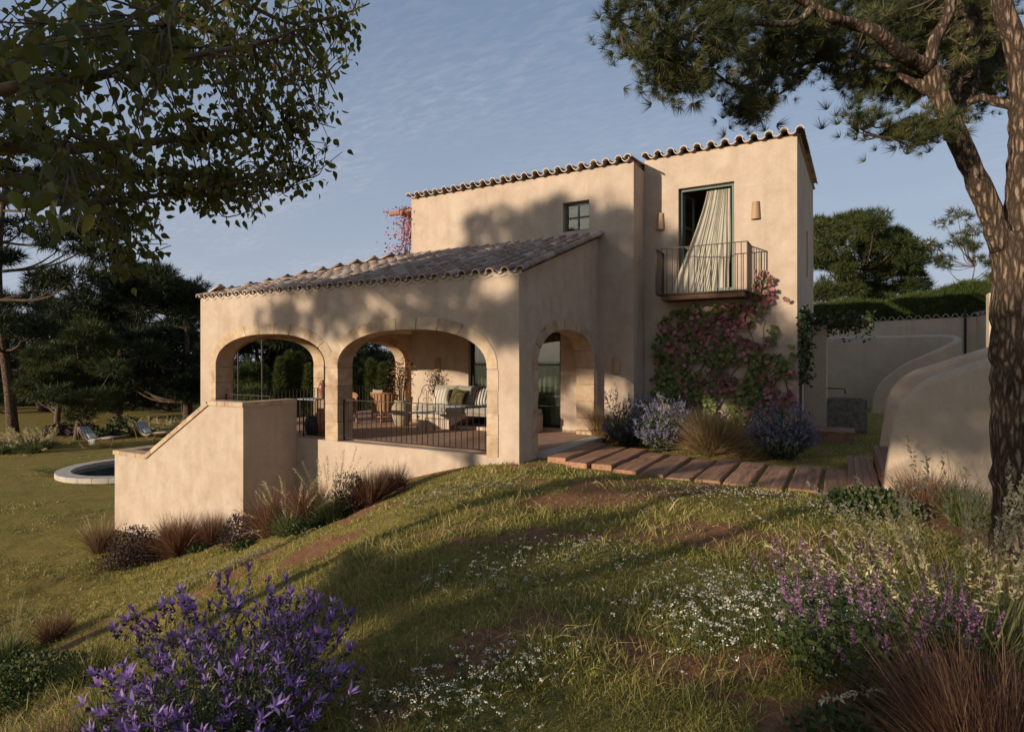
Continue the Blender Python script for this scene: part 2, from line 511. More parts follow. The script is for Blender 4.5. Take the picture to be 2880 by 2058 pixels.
M['wicker'] = wood_mat('rattan', (0.36, 0.20, 0.10), 0.35, 2, 0.6, 20, 0.003)
M['lamp_clay'] = wood_mat('turned_wood', (0.42, 0.285, 0.17), 0.22, 2, 0.75, 24, 0.003)
def bark_mat(name, dark, light, sx=9.0, sz=2.2, d=0.05):
    m, t, b = mat(name)
    v = coords(t, (sx, sx, sz))
    vo = N(t, 'ShaderNodeTexVoronoi', feature='DISTANCE_TO_EDGE', Scale=1.0)
    nz = N(t, 'ShaderNodeTexNoise', Scale=2.2, Detail=5, Roughness=0.65); t.links.new(v, nz.inputs['Vector'])
    ad = N(t, 'ShaderNodeMixRGB', blend_type='ADD'); ad.inputs[0].default_value = 0.9
    t.links.new(v, ad.inputs[1]); t.links.new(nz.outputs['Color'], ad.inputs[2])
    t.links.new(ad.outputs[0], vo.inputs['Vector'])
    n2 = noise(t, v, 4.5, 6, 0.7)
    r = ramp(t, vo.outputs['Distance'], [(0.0, (0, 0, 0)), (0.10, (0.25, 0.25, 0.25)), (0.28, (1, 1, 1))])
    col = mix(t, r, dark, mix(t, n2, tuple(x * 0.7 for x in light), tuple(min(1, x * 1.25) for x in light)))
    t.links.new(col, b.inputs['Base Color'])
    b.inputs['Roughness'].default_value = 0.95
    b.inputs['Specular IOR Level'].default_value = 0.1
    bump(t, b, mix(t, 0.25, r, n2), d, 1.0)
    return m
M['bark'] = bark_mat('pine_bark', (0.045, 0.030, 0.021), (0.27, 0.185, 0.125), 24, 5.0, 0.03)
M['bark_fine'] = bark_mat('branch_bark', (0.06, 0.042, 0.03), (0.27, 0.195, 0.14), 30, 7, 0.012)
M['twig'] = simple('leaf_tree_bark', (0.105, 0.072, 0.05), 0.9, 0, 0.4, 12, 0.004)
def leaf_mat(name, stops, trans=0.35, rough=0.55, spec=0.3, nvar=0.0):
    m, t, b = mat(name)
    at = N(t, 'ShaderNodeAttribute', attribute_name='rnd')
    col = ramp(t, at.outputs['Fac'], stops)
    if nvar:
        n1 = noise(t, coords(t), nvar, 3, 0.6)
        col = mix(t, 1.0, col, ramp(t, n1, [(0.3, (0.65, 0.68, 0.6)), (0.7, (1.25, 1.2, 1.1))]), 'MULTIPLY')
    t.links.new(col, b.inputs['Base Color'])
    b.inputs['Roughness'].default_value = rough
    b.inputs['Specular IOR Level'].default_value = spec
    tr = N(t, 'ShaderNodeBsdfTranslucent'); t.links.new(col, tr.inputs['Color'])
    mx = N(t, 'ShaderNodeMixShader'); mx.inputs[0].default_value = trans
    out = t.nodes['Material Output']
    t.links.new(b.outputs[0], mx.inputs[1]); t.links.new(tr.outputs[0], mx.inputs[2]); t.links.new(mx.outputs[0], out.inputs['Surface'])
    return m
M['grass'] = leaf_mat('lawn_grass', [(0.0, (0.115, 0.150, 0.026)), (0.3, (0.205, 0.215, 0.045)), (0.6, (0.33, 0.285, 0.082)), (0.85, (0.48, 0.365, 0.155)), (1.0, (0.66, 0.53, 0.30))], 0.35, nvar=0.8)
M['tall_grass'] = leaf_mat('tall_green_grass', [(0.0, (0.045, 0.075, 0.018)), (0.6, (0.095, 0.125, 0.035)), (1.0, (0.25, 0.215, 0.095))], 0.3)
M['red_grass'] = leaf_mat('copper_grass', [(0.0, (0.085, 0.036, 0.022)), (0.5, (0.185, 0.083, 0.046)), (0.85, (0.27, 0.145, 0.078)), (1.0, (0.38, 0.25, 0.14))], 0.25)
M['tan_grass'] = leaf_mat('golden_feather_grass', [(0.0, (0.17, 0.105, 0.042)), (0.5, (0.30, 0.195, 0.085)), (1.0, (0.46, 0.34, 0.18))], 0.35)
M['plume'] = leaf_mat('pale_seed_head', [(0.0, (0.38, 0.30, 0.13)), (0.6, (0.56, 0.46, 0.24)), (1.0, (0.70, 0.61, 0.38))], 0.3)
M['lav_leaf'] = leaf_mat('lavender_leaf', [(0.0, (0.045, 0.06, 0.032)), (0.6, (0.085, 0.105, 0.058)), (1.0, (0.13, 0.145, 0.085))], 0.2)
M['lav_flower'] = leaf_mat('lavender_bract', [(0.0, (0.12, 0.055, 0.13)), (0.25, (0.20, 0.10, 0.30)), (0.55, (0.29, 0.16, 0.44)), (0.85, (0.40, 0.26, 0.57)), (1.0, (0.55, 0.45, 0.68))], 0.35)
M['lav_far'] = leaf_mat('greyed_lavender', [(0.0, (0.11, 0.085, 0.16)), (0.5, (0.20, 0.165, 0.29)), (1.0, (0.38, 0.33, 0.47))], 0.3)
M['lav_bud'] = leaf_mat('lavender_calyx', [(0.0, (0.025, 0.018, 0.025)), (0.6, (0.06, 0.04, 0.055)), (1.0, (0.11, 0.085, 0.08))], 0.1)
M['purple_shrub'] = leaf_mat('dark_purple_shrub', [(0.0, (0.025, 0.015, 0.016)), (0.6, (0.065, 0.036, 0.036)), (1.0, (0.12, 0.065, 0.06))], 0.15)
M['salvia'] = leaf_mat('magenta_spike', [(0.0, (0.15, 0.06, 0.125)), (0.6, (0.25, 0.11, 0.205)), (1.0, (0.36, 0.20, 0.30))], 0.3)
M['white_flower'] = leaf_mat('white_petal', [(0.0, (0.50, 0.44, 0.32)), (1.0, (0.84, 0.77, 0.62))], 0.2, 0.7)
M['shrub'] = leaf_mat('green_shrub_leaf', [(0.0, (0.028, 0.045, 0.014)), (0.6, (0.06, 0.085, 0.024)), (1.0, (0.11, 0.13, 0.04))], 0.25)
M['tree_leaf'] = leaf_mat('heart_leaf', [(0.0, (0.055, 0.070, 0.014)), (0.45, (0.105, 0.115, 0.020)), (0.8, (0.16, 0.14, 0.026)), (1.0, (0.18, 0.21, 0.055))], 0.4, 0.5, 0.25)
M['needle'] = leaf_mat('pine_needle', [(0.0, (0.030, 0.042, 0.014)), (0.5, (0.065, 0.075, 0.022)), (0.85, (0.115, 0.105, 0.030)), (1.0, (0.17, 0.13, 0.05))], 0.2, 0.5, 0.3)
M['dark_needle'] = leaf_mat('dark_conifer', [(0.0, (0.012, 0.020, 0.009)), (0.5, (0.026, 0.036, 0.013)), (0.85, (0.045, 0.050, 0.017)), (1.0, (0.075, 0.068, 0.024))], 0.12, 0.6, 0.2)
M['mid_needle'] = leaf_mat('green_conifer', [(0.0, (0.022, 0.034, 0.011)), (0.5, (0.050, 0.062, 0.017)), (1.0, (0.095, 0.095, 0.028))], 0.18, 0.6, 0.2)
M['cypress'] = leaf_mat('cypress_leaf', [(0.0, (0.028, 0.042, 0.010)), (0.5, (0.065, 0.085, 0.018)), (1.0, (0.125, 0.135, 0.030))], 0.2, 0.6, 0.2)
M['vine'] = leaf_mat('autumn_vine_leaf', [(0.0, (0.17, 0.05, 0.06)), (0.18, (0.32, 0.11, 0.12)), (0.36, (0.50, 0.24, 0.23)), (0.42, (0.27, 0.13, 0.065)), (0.48, (0.085, 0.125, 0.030)), (0.75, (0.15, 0.185, 0.045)), (1.0, (0.29, 0.28, 0.08))], 0.3, 0.5, 0.3)
M['dark_vine'] = leaf_mat('dark_creeper_leaf', [(0.0, (0.02, 0.035, 0.014)), (0.7, (0.05, 0.07, 0.022)), (0.9, (0.10, 0.11, 0.03)), (1.0, (0.16, 0.06, 0.05))], 0.2)
M['boug'] = leaf_mat('bougainvillea', [(0.0, (0.09, 0.13, 0.03)), (0.32, (0.19, 0.23, 0.06)), (0.36, (0.60, 0.08, 0.20)), (0.8, (0.75, 0.17, 0.31)), (1.0, (0.78, 0.40, 0.48))], 0.35)
M['stem_wood'] = simple('vine_stem', (0.075, 0.05, 0.035), 0.9, 0, 0.3, 20, 0.002)
def glass_mat():
    m, t, b = mat('window_glass')
    t.nodes.remove(b)
    g = N(t, 'ShaderNodeBsdfGlossy', Roughness=0.02); g.inputs['Color'].default_value = (0.9, 0.95, 0.95, 1)
    tr = N(t, 'ShaderNodeBsdfTransparent'); tr.inputs['Color'].default_value = (0.72, 0.78, 0.75, 1)
    fr = N(t, 'ShaderNodeFresnel', IOR=1.55)
    mr = N(t, 'ShaderNodeMapRange'); mr.inputs['To Min'].default_value = 0.05; mr.inputs['To Max'].default_value = 0.9
    t.links.new(fr.outputs[0], mr.inputs['Value'])
    mx = N(t, 'ShaderNodeMixShader'); t.links.new(mr.outputs[0], mx.inputs[0])
    t.links.new(tr.outputs[0], mx.inputs[1]); t.links.new(g.outputs[0], mx.inputs[2])
    t.links.new(mx.outputs[0], t.nodes['Material Output'].inputs['Surface'])
    return m
M['glass'] = glass_mat()
M['green_frame'] = simple('sage_painted_wood', (0.105, 0.135, 0.105), 0.55, 0, 0.12, 20, 0.001)
M['dark_frame'] = simple('dark_green_steel', (0.025, 0.035, 0.030), 0.5, 0.1, 0.2, 20, 0.001)
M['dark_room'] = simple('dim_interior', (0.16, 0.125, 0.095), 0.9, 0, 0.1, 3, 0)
def cloth(name, c, sheen=0.3, trans=0.0, scale=220):
    m, t, b = mat(name)
    v = coords(t)
    n1 = noise(t, v, scale, 2, 0.6); n2 = noise(t, v, 5, 4, 0.6)
    col = ramp(t, n2, [(0.3, tuple(x * 0.88 for x in c)), (0.7, tuple(min(1, x * 1.08) for x in c))])
    t.links.new(col, b.inputs['Base Color'])
    b.inputs['Roughness'].default_value = 0.85
    b.inputs['Sheen Weight'].default_value = sheen
    b.inputs['Specular IOR Level'].default_value = 0.15
    bump(t, b, n1, 0.002, 0.5)
    if trans:
        tr = N(t, 'ShaderNodeBsdfTranslucent'); t.links.new(col, tr.inputs['Color'])
        mx = N(t, 'ShaderNodeMixShader'); mx.inputs[0].default_value = trans
        t.links.new(b.outputs[0], mx.inputs[1]); t.links.new(tr.outputs[0], mx.inputs[2])
        t.links.new(mx.outputs[0], t.nodes['Material Output'].inputs['Surface'])
    return m
M['linen'] = cloth('natural_linen', (0.30, 0.265, 0.205))
M['curtain'] = cloth('sheer_curtain', (0.62, 0.56, 0.44), 0.3, 0.35)
M['olive'] = cloth('olive_cloth', (0.085, 0.068, 0.028))
M['white_cloth'] = cloth('white_cotton', (0.70, 0.66, 0.58))
M['grey_cloth'] = cloth('beige_throw', (0.46, 0.41, 0.33))
def stripe_mat(name, c0, c1, scale, axis, duty=0.5):
    m, t, b = mat(name)
    v = coords(t, out='Generated')
    sp = N(t, 'ShaderNodeSeparateXYZ'); t.links.new(v, sp.inputs[0])
    ml = N(t, 'ShaderNodeMath', operation='MULTIPLY'); ml.inputs[1].default_value = scale; t.links.new(sp.outputs[axis], ml.inputs[0])
    fr = N(t, 'ShaderNodeMath', operation='FRACT'); t.links.new(ml.outputs[0], fr.inputs[0])
    gt = N(t, 'ShaderNodeMath', operation='GREATER_THAN'); gt.inputs[1].default_value = duty; t.links.new(fr.outputs[0], gt.inputs[0])
    t.links.new(mix(t, gt.outputs[0], c0, c1), b.inputs['Base Color'])
    b.inputs['Roughness'].default_value = 0.9
    bump(t, b, noise(t, coords(t), 160, 2), 0.002, 0.5)
    return m
M['stripe_a'] = stripe_mat('cream_striped_cotton', (0.50, 0.45, 0.36), (0.14, 0.11, 0.085), 6.0, 0, 0.80)
M['stripe_b'] = stripe_mat('black_striped_cotton', (0.48, 0.44, 0.37), (0.05, 0.045, 0.04), 7.0, 0, 0.52)
M['stripe_c'] = stripe_mat('grey_striped_canvas', (0.55, 0.50, 0.43), (0.29, 0.265, 0.24), 9.0, 1, 0.5)
def brick_floor_mat():
    m, t, b = mat('brick_paving')
    v = coords(t, (1, 1, 1))
    br = N(t, 'ShaderNodeTexBrick', offset=0.5, Scale=1.0)
    br.inputs['Brick Width'].default_value = 0.22; br.inputs['Row Height'].default_value = 0.075
    br.inputs['Mortar Size'].default_value = 0.006; br.inputs['Mortar Smooth'].default_value = 0.2; br.inputs['Bias'].default_value = 0.0
    br.inputs['Color1'].default_value = (0.38, 0.215, 0.14, 1); br.inputs['Color2'].default_value = (0.47, 0.285, 0.19, 1); br.inputs['Mortar'].default_value = (0.46, 0.36, 0.27, 1)
    t.links.new(v, br.inputs['Vector'])
    n1 = noise(t, v, 5, 5, 0.65)
    col = mix(t, 1.0, br.outputs['Color'], ramp(t, n1, [(0.3, (0.72, 0.70, 0.68)), (0.7, (1.15, 1.1, 1.08))]), 'MULTIPLY')
    t.links.new(col, b.inputs['Base Color'])
    b.inputs['Roughness'].default_value = 0.85
    inv = N(t, 'ShaderNodeMath', operation='SUBTRACT'); inv.inputs[0].default_value = 1.0; t.links.new(br.outputs['Fac'], inv.inputs[1])
    bump(t, b, mix(t, 0.2, inv.outputs[0], n1), 0.006, 0.8)
    return m
M['brick_floor'] = brick_floor_mat()
M['terracotta'] = simple('terracotta', (0.34, 0.13, 0.07), 0.75, 0, 0.35, 6, 0.004)
M['brown_glaze'] = simple('brown_glaze', (0.20, 0.075, 0.045), 0.4, 0, 0.3, 6, 0.002, spec=0.5)
M['old_clay'] = simple('weathered_clay', (0.33, 0.26, 0.175), 0.85, 0, 0.4, 4, 0.006)
M['black_pot'] = simple('blackened_pot', (0.02, 0.018, 0.018), 0.5, 0, 0.4, 8, 0.003)
M['zinc'] = simple('zinc_top', (0.30, 0.32, 0.33), 0.35, 0.6, 0.15, 10, 0.001)
M['trough'] = simple('rough_dark_stone', (0.17, 0.145, 0.115), 0.95, 0, 0.6, 9, 0.03)
M['coping_pale'] = simple('pale_coping', (0.46, 0.395, 0.32), 0.9, 0, 0.2, 5, 0.006)
def water_mat():
    m, t, b = mat('pool_water')
    b.inputs['Base Color'].default_value = (0.010, 0.022, 0.024, 1)
    b.inputs['Roughness'].default_value = 0.04
    b.inputs['IOR'].default_value = 1.33
    bump(t, b, noise(t, coords(t), 3.5, 3, 0.5, 0.5), 0.012, 0.25)
    return m
M['water'] = water_mat()
def ground_mat():
    m, t, b = mat('lawn_earth')
    v = coords(t)
    at = N(t, 'ShaderNodeAttribute', attribute_name='rnd')
    n0 = noise(t, v, 0.35, 4, 0.6); n1 = noise(t, v, 2.2, 6, 0.65, 0.4); n2 = noise(t, v, 16, 6, 0.7); n3 = noise(t, v, 70, 4, 0.7)
    grass = ramp(t, n2, [(0.30, (0.15, 0.13, 0.036)), (0.5, (0.26, 0.205, 0.067)), (0.72, (0.36, 0.265, 0.11))])
    grass = mix(t, 1.0, grass, ramp(t, n1, [(0.3, (0.72, 0.78, 0.66)), (0.7, (1.3, 1.16, 1.0))]), 'MULTIPLY')
    grass = mix(t, ramp(t, n1, [(0.52, (0, 0, 0)), (0.72, (0.65, 0.65, 0.65))]), grass, (0.26, 0.185, 0.085))
    soil = ramp(t, n2, [(0.3, (0.20, 0.095, 0.048)), (0.55, (0.31, 0.155, 0.082)), (0.75, (0.40, 0.225, 0.13))])
    soil = mix(t, 1.0, soil, ramp(t, n3, [(0.35, (0.72, 0.72, 0.72)), (0.65, (1.12, 1.12, 1.12))]), 'MULTIPLY')
    ad = N(t, 'ShaderNodeMath', operation='ADD'); t.links.new(at.outputs['Fac'], ad.inputs[0])
    sb = N(t, 'ShaderNodeMapRange'); sb.inputs['To Min'].default_value = -0.35; sb.inputs['To Max'].default_value = 0.35; t.links.new(n2, sb.inputs['Value']); t.links.new(sb.outputs[0], ad.inputs[1])
    fac = ramp(t, ad.outputs[0], [(0.35, (0, 0, 0)), (0.65, (1, 1, 1))])
    t.links.new(mix(t, fac, grass, soil), b.inputs['Base Color'])
    b.inputs['Roughness'].default_value = 1.0
    b.inputs['Specular IOR Level'].default_value = 0.05
    bump(t, b, mix(t, 0.5, n2, n3), 0.05, 0.9)
    return m
M['ground'] = ground_mat()
# ================================================================ GROUND
def axis(fine0, fine1, step, far, grow=1.16):
    a = list(np.arange(fine0, fine1 + 1e-6, step)); s = step
    x = a[-1]
    while x < far: s *= grow; x += s; a.append(x)
    s = step; x = a[0]; pre = []
    while x > -far: s *= grow; x -= s; pre.append(x)
    return np.array(pre[::-1] + a)
gu = axis(-16.0, 3.0, 0.11, 700); gv = axis(-0.5, 12.0, 0.11, 900)
GU, GV = np.meshgrid(gu, gv, indexing='ij')
GZ = terrain(GU, GV)
# hollow out the pool so that its basin stands free of the lawn
POOL = uv(389, 21.8)
GZ = np.where(np.hypot(GU - POOL[0], GV - POOL[1]) < 2.15, -3.6, GZ)
nu, nv = GU.shape
ii = np.arange(nu * nv).reshape(nu, nv)
GF = np.stack([ii[:-1, :-1], ii[1:, :-1], ii[1:, 1:], ii[:-1, 1:]], -1).reshape(-1, 4)
np_mesh('ground', np.stack([GU, GV, GZ], -1).reshape(-1, 3), GF, M['ground'], None, soil_mask(GU, GV).ravel(), True, kind='structure')

# ================================================================ VILLA
V0, U0 = 8.99, -4.92           # porch front plane, porch gable end
UL = -13.99                    # porch far end
V1, V2 = 12.78, 13.60          # main block front, recessed bay front
UB, UR, UE = -10.38, -4.08, -0.84
TH = 0.42
villa = thing('villa', 'sand coloured plaster villa with stone arches and clay tile roofs', 'house', (-7, 11, 0))

def wall_panel(mapf, s0, s1, z0, z1, th, openings=()):
    """mapf(s, t, z)->xyz, t = 0 outer face, th inner face; openings = (sa, sb, zb, topfunc)"""
    mb = MB()
    ztop = z1 if callable(z1) else (lambda s: z1)
    br = {s0, s1}
    for sa, sb, zb, tf, n in openings:
        br.update(np.linspace(sa, sb, n + 1).tolist())
    br = sorted(br); key = {}
    def P(s, t, z):
        k = (round(s, 5), round(t, 5), round(z, 5))
        if k not in key:
            key[k] = len(mb.v); mb.v.append(tuple(map(float, mapf(s, t, z))))
        return key[k]
    def Q(*c): mb.f.append(tuple(P(*x) for x in c))
    for a, b in zip(br[:-1], br[1:]):
        if b - a < 1e-6: continue
        m = 0.5 * (a + b)
        op = next((o for o in openings if o[0] - 1e-6 < m < o[1] + 1e-6), None)
        spans = [(lambda s: z0, ztop)] if op is None else [(lambda s: z0, lambda s, o=op: o[2]), (lambda s, o=op: o[3](s), ztop)]
        for lo, hi in spans:
            if hi(m) - lo(m) < 1e-4: continue
            Q((a, 0, lo(a)), (b, 0, lo(b)), (b, 0, hi(b)), (a, 0, hi(a)))
            Q((b, th, lo(b)), (a, th, lo(a)), (a, th, hi(a)), (b, th, hi(b)))
        if op is not None:
            Q((a, 0, op[2]), (b, 0, op[2]), (b, th, op[2]), (a, th, op[2]))
            Q((b, 0, op[3](b)), (a, 0, op[3](a)), (a, th, op[3](a)), (b, th, op[3](b)))
        Q((a, 0, ztop(a)), (b, 0, ztop(b)), (b, th, ztop(b)), (a, th, ztop(a)))
        Q((a, 0, z0), (a, th, z0), (b, th, z0), (b, 0, z0))
    for sa, sb, zb, tf, n in openings:
        Q((sa, 0, zb), (sa, th, zb), (sa, th, tf(sa)), (sa, 0, tf(sa)))
        Q((sb, th, zb), (sb, 0, zb), (sb, 0, tf(sb)), (sb, th, tf(sb)))
    Q((s0, 0, z0), (s0, 0, ztop(s0)), (s0, th, ztop(s0)), (s0, th, z0))
    Q((s1, 0, z0), (s1, th, z0), (s1, th, ztop(s1)), (s1, 0, ztop(s1)))
    return mb
PW = 2.35                      # exponent of the basket-handle curve
def arch_pt(sa, sb, zs, rise, a, grow=0.0):
    """point on the arch at parameter a in [0, pi] (0 = right springing)"""
    c, hw = 0.5 * (sa + sb), 0.5 * (sb - sa) + grow
    ca, si = math.cos(a), math.sin(a)
    return c + hw * math.copysign(abs(ca) ** (2 / PW), ca), zs + (rise + grow) * abs(si) ** (2 / PW)
def arch_top(sa, sb, zs, rise):
    c, hw = 0.5 * (sa + sb), 0.5 * (sb - sa)
    return lambda s: zs + rise * max(0.0, 1 - abs((s - c) / hw) ** PW) ** (1 / PW)
def arch_open(sa, sb, zb, zs, rise, rec=0.022):
    return (sa - rec, sb + rec, zb, arch_top(sa - rec, sb + rec, zs, rise + rec), 44)
def voussoirs(wall, mapf, sa, sb, zs, rise, ring=0.238, n=9, depth=TH, both=False):
    # equal arc lengths along the intrados
    aa = np.linspace(0, math.pi, 400)
    pts = np.array([arch_pt(sa, sb, zs, rise, a) for a in aa])
    L = np.concatenate([[0], np.cumsum(np.hypot(*np.diff(pts, axis=0).T))])
    for i in range(n):
        jit0 = 0.018 * rng.normal() if 0 < i else 0
        a0 = np.interp(L[-1] * i / n + 0.0035 + jit0, L, aa); a1 = np.interp(L[-1] * (i + 1) / n - 0.0035, L, aa)
        pr = 0.012 + 0.006 * rng.random(); rg = ring + 0.008 * rng.normal()
        mb = MB(); vs = []; fs = []; m = 5
        for k in range(m + 1):
            a = a0 + (a1 - a0) * k / m
            xi, zi = arch_pt(sa, sb, zs, rise, a); xo, zo = arch_pt(sa, sb, zs, rise, a, rg)
            vs += [mapf(xi, -pr, zi), mapf(xo, -pr, zo), mapf(xo, depth + 0.006, zo), mapf(xi, depth + 0.006, zi)]
        for k in range(m):
            b = 4 * k
            for q in range(4): fs.append((b + q, b + (q + 1) % 4, b + 4 + (q + 1) % 4, b + 4 + q))
        fs += [(3, 2, 1, 0), (4 * m, 4 * m + 1, 4 * m + 2, 4 * m + 3)]
        mb.add(vs, fs)
        bevel(mb.build('arch_stone', M['stone'], wall), 0.010, 2, 50)
def jamb(wall, mapf, s_in, s_out, z0, z1, n, depth=TH):
    zs = np.linspace(z0, z1, n + 1)
    for i in range(n):
        pr = 0.010 + 0.007 * rng.random(); e = 0.006 * rng.normal()
        a, b = sorted((s_in, s_out + (e if s_out > s_in else -e)))
        mb = MB()
        c = [mapf(s, t, z) for z in (zs[i] + 0.003, zs[i + 1] - 0.003) for s, t in ((a, -pr), (b, -pr), (b, depth + 0.005), (a, depth + 0.005))]
        mb.add(c, [(3, 2, 1, 0), (4, 5, 6, 7), (0, 1, 5, 4), (1, 2, 6, 5), (2, 3, 7, 6), (3, 0, 4, 7)])
        bevel(mb.build('jamb_stone', M['stone'], wall), 0.011, 2, 50)
EAVE, RIDGE = 3.20, 4.50
SL = (RIDGE - EAVE) / (V1 - V0)
ZS, RISE = 1.53, 0.76
# porch front wall with the two big arches
fm = lambda s, t, z: (s, V0 + t, z)
A1 = (-13.37, -9.63); A2 = (-9.27, -5.58)
front = wall_panel(fm, UL, U0, -3.0, EAVE, TH, [arch_open(*A1, -.012, ZS, RISE), arch_open(*A2, -.012, ZS, RISE)]).build('wall', M['plaster'], villa)
voussoirs(front, fm, *A1, ZS, RISE); voussoirs(front, fm, *A2, ZS, RISE)
jamb(front, fm, A1[0], A1[0] - 0.19, 0.0, ZS, 4)
jamb(front, fm, A1[1] - 0.004, A2[0] + 0.004, 0.0, ZS, 4)
jamb(front, fm, A2[1], A2[1] + 0.24, -0.04, ZS, 4)
# porch gable wall with the side arch; its top follows the roof slope
sm = lambda s, t, z: (U0 - t, s, z)
S1 = (9.70, 12.49)
gab = wall_panel(sm, V0 + TH + 0.002, V1 - 0.002, -1.2, lambda s: EAVE + SL * (s - V0), TH, [arch_open(*S1, -.012, ZS, 0.78)]).build('wall', M['plaster'], villa)
MB().add([(U0, V0, EAVE - .001), (U0, V0 + TH, EAVE), (U0, V0 + TH, EAVE + SL * TH), (U0 - TH, V0, EAVE - .001), (U0 - TH, V0 + TH, EAVE), (U0 - TH, V0 + TH, EAVE + SL * TH)],
         [(0, 1, 2), (3, 5, 4), (0, 2, 5, 3), (1, 4, 5, 2), (0, 3, 4, 1)]).build('wall', M['plaster'], villa)
voussoirs(gab, sm, *S1, ZS, 0.78, 0.22, 9)
jamb(gab, sm, S1[0], S1[0] - 0.20, -0.02, ZS, 4)
jamb(gab, sm, S1[1], S1[1] + 0.20, -0.02, ZS, 4)
# porch far end wall with two arches and the closing wall of the wing
lm = lambda s, t, z: (UL + t, s, z)
VB = 17.2
L1, L2 = (9.60, 12.60), (13.15, 16.35)
ends = wall_panel(lm, V0 + TH + 0.002, VB, -3.0, EAVE, TH, [arch_open(*L1, -.012, ZS, RISE), arch_open(*L2, -.012, ZS, RISE)]).build('wall', M['plaster'], villa)
voussoirs(ends, lm, *L1, ZS, RISE); voussoirs(ends, lm, *L2, ZS, RISE)
jamb(ends, lm, L1[1] - 0.004, L2[0] + 0.004, 0.0, ZS, 4)
jamb(ends, lm, L2[1], L2[1] + 0.20, 0.0, ZS, 4)
jamb(ends, lm, L1[0], L1[0] - 0.16, 0.0, ZS, 4)
MB().box((UL + TH + .002, VB - .30, -3), (UB - .002, VB - .002, EAVE)).build('wall', M['plaster'], villa)
# main block
HM, HT = 6.12, 6.38
WIN = (-5.81, -5.14, 4.73, 5.42); DR = (-8.50, -5.87, 0.06, 2.36); FD = (-3.29, -2.08, 3.24, 5.61)
rect = lambda a, b, z0, z1: (a, b, z0, (lambda s: z1), 1)
bm1 = lambda s, t, z: (s, V1 + t, z)
mw = wall_panel(bm1, UB, UR, -0.6, 3.0, 0.36, [rect(*DR)]).build('wall', M['plaster'], villa)
wall_panel(bm1, UB, UR, 3.0, HM, 0.36, [rect(*WIN)]).build('wall', M['plaster'], villa)
MB().box((UR - 0.30, V1 + 0.362, -0.6), (UR, V2 + 0.30, HM)).build('wall', M['plaster'], villa)
bm2 = lambda s, t, z: (s, V2 + t, z)
wall_panel(bm2, UR - 0.30 + 0.302, UE, -0.6, 3.0, 0.34).build('wall', M['plaster'], villa)
wall_panel(bm2, UR - 0.30 + 0.302, UE, 3.0, HT, 0.34, [rect(*FD)]).build('wall', M['plaster'], villa)
BK = 21.0
rm = lambda s, t, z: (UE - t, s, z)
wall_panel(rm, V2 + 0.342, BK, -0.6, lambda s: HT + 0.105 * (s - V2), 0.34, [rect(17.2, 17.75, 3.9, 5.1)]).build('wall', M['plaster'], villa)
MB().box((UB, V1 + 0.362, -3), (UB + 0.34, BK - .002, HM + 0.02)).build('wall', M['plaster'], villa)
MB().box((UB, BK, -3), (UE, BK + 0.3, HM)).build('wall', M['plaster'], villa)
# floors, ceilings, back rooms
MB().box((UL + 0.02, V0 + 0.30, -0.30), (U0 - 0.05, V1 - .001, 0.0)).box((UL + 0.02, V1, -0.30), (UB - .001, VB - .302, 0.0)).build('terrace_floor', M['brick_floor'], villa)
MB().box((UL + TH + .004, V0 + TH + .004, 2.60), (U0 - TH - .004, V1 - .004, 2.68)).box((UL + TH + .004, V1 - .004, 2.60), (UB - .004, VB - .306, 2.68)).build('ceiling', M['plaster'], villa)
for z0, z1 in ((2.98, 3.18), (-0.2, 0.04)):
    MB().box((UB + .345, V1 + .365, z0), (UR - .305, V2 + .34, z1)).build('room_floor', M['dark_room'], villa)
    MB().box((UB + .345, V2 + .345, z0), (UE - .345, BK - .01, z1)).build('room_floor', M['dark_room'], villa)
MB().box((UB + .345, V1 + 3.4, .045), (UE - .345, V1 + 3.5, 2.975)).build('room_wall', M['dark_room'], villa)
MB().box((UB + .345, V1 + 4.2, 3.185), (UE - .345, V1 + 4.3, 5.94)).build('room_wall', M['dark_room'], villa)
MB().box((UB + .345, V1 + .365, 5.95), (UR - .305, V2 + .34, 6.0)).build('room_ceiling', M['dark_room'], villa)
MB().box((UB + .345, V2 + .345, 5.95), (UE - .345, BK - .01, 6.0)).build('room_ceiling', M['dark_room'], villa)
# threshold of the side arch
bevel(MB().box((U0 - 0.02, S1[0] + 0.004, -0.22), (U0 + 0.30, S1[1] - 0.004, 0.004)).build('threshold', M['coping_pale'], villa), 0.012)
# ------------------------------------------------ stair block in front of the first arch
SU0, SU1, SV = -15.30, -10.52, 7.66
CT = 0.845
ua, ub, zl = -11.62, -13.98, -0.47     # slope of the parapet: from top at ua down to zl at ub
def stair_top(s):
    if s >= ua: return CT - 0.10
    if s <= ub: return zl - 0.10
    return zl - 0.10 + (CT - zl) * (s - ub) / (ua - ub)
sf = MB()
prof = [(SU0, -3.2), (SU1, -3.2), (SU1, CT - .10), (ua, CT - .10), (ub, zl - .10), (SU0, zl - .10)]
k = len(prof)
sf.add([(s, SV, z) for s, z in prof] + [(s, SV + 0.28, z) for s, z in prof], [tuple(range(k)), tuple(reversed(range(k, 2 * k)))] + [(i, i + k, (i + 1) % k + k, (i + 1) % k) for i in range(k)])
sf.box((SU1 - 0.28, SV + 0.281, -3.2), (SU1, V0 - .002, CT - .10))
sf.box((SU0, SV + 0.281, -3.2), (SU0 + 0.28, V0 - .3, zl - .10))
stair = sf.build('stair_wall', M['plaster'], villa)
MB().box((ua, SV + .282, -.25), (SU1 - .282, V0 - .003, -.002)).build('landing', M['brick_floor'], villa)
MB().box((SU0 + .282, SV + .282, -2.4), (ub, V0 - .003, zl - .84)).build('landing', M['brick_floor'], villa)
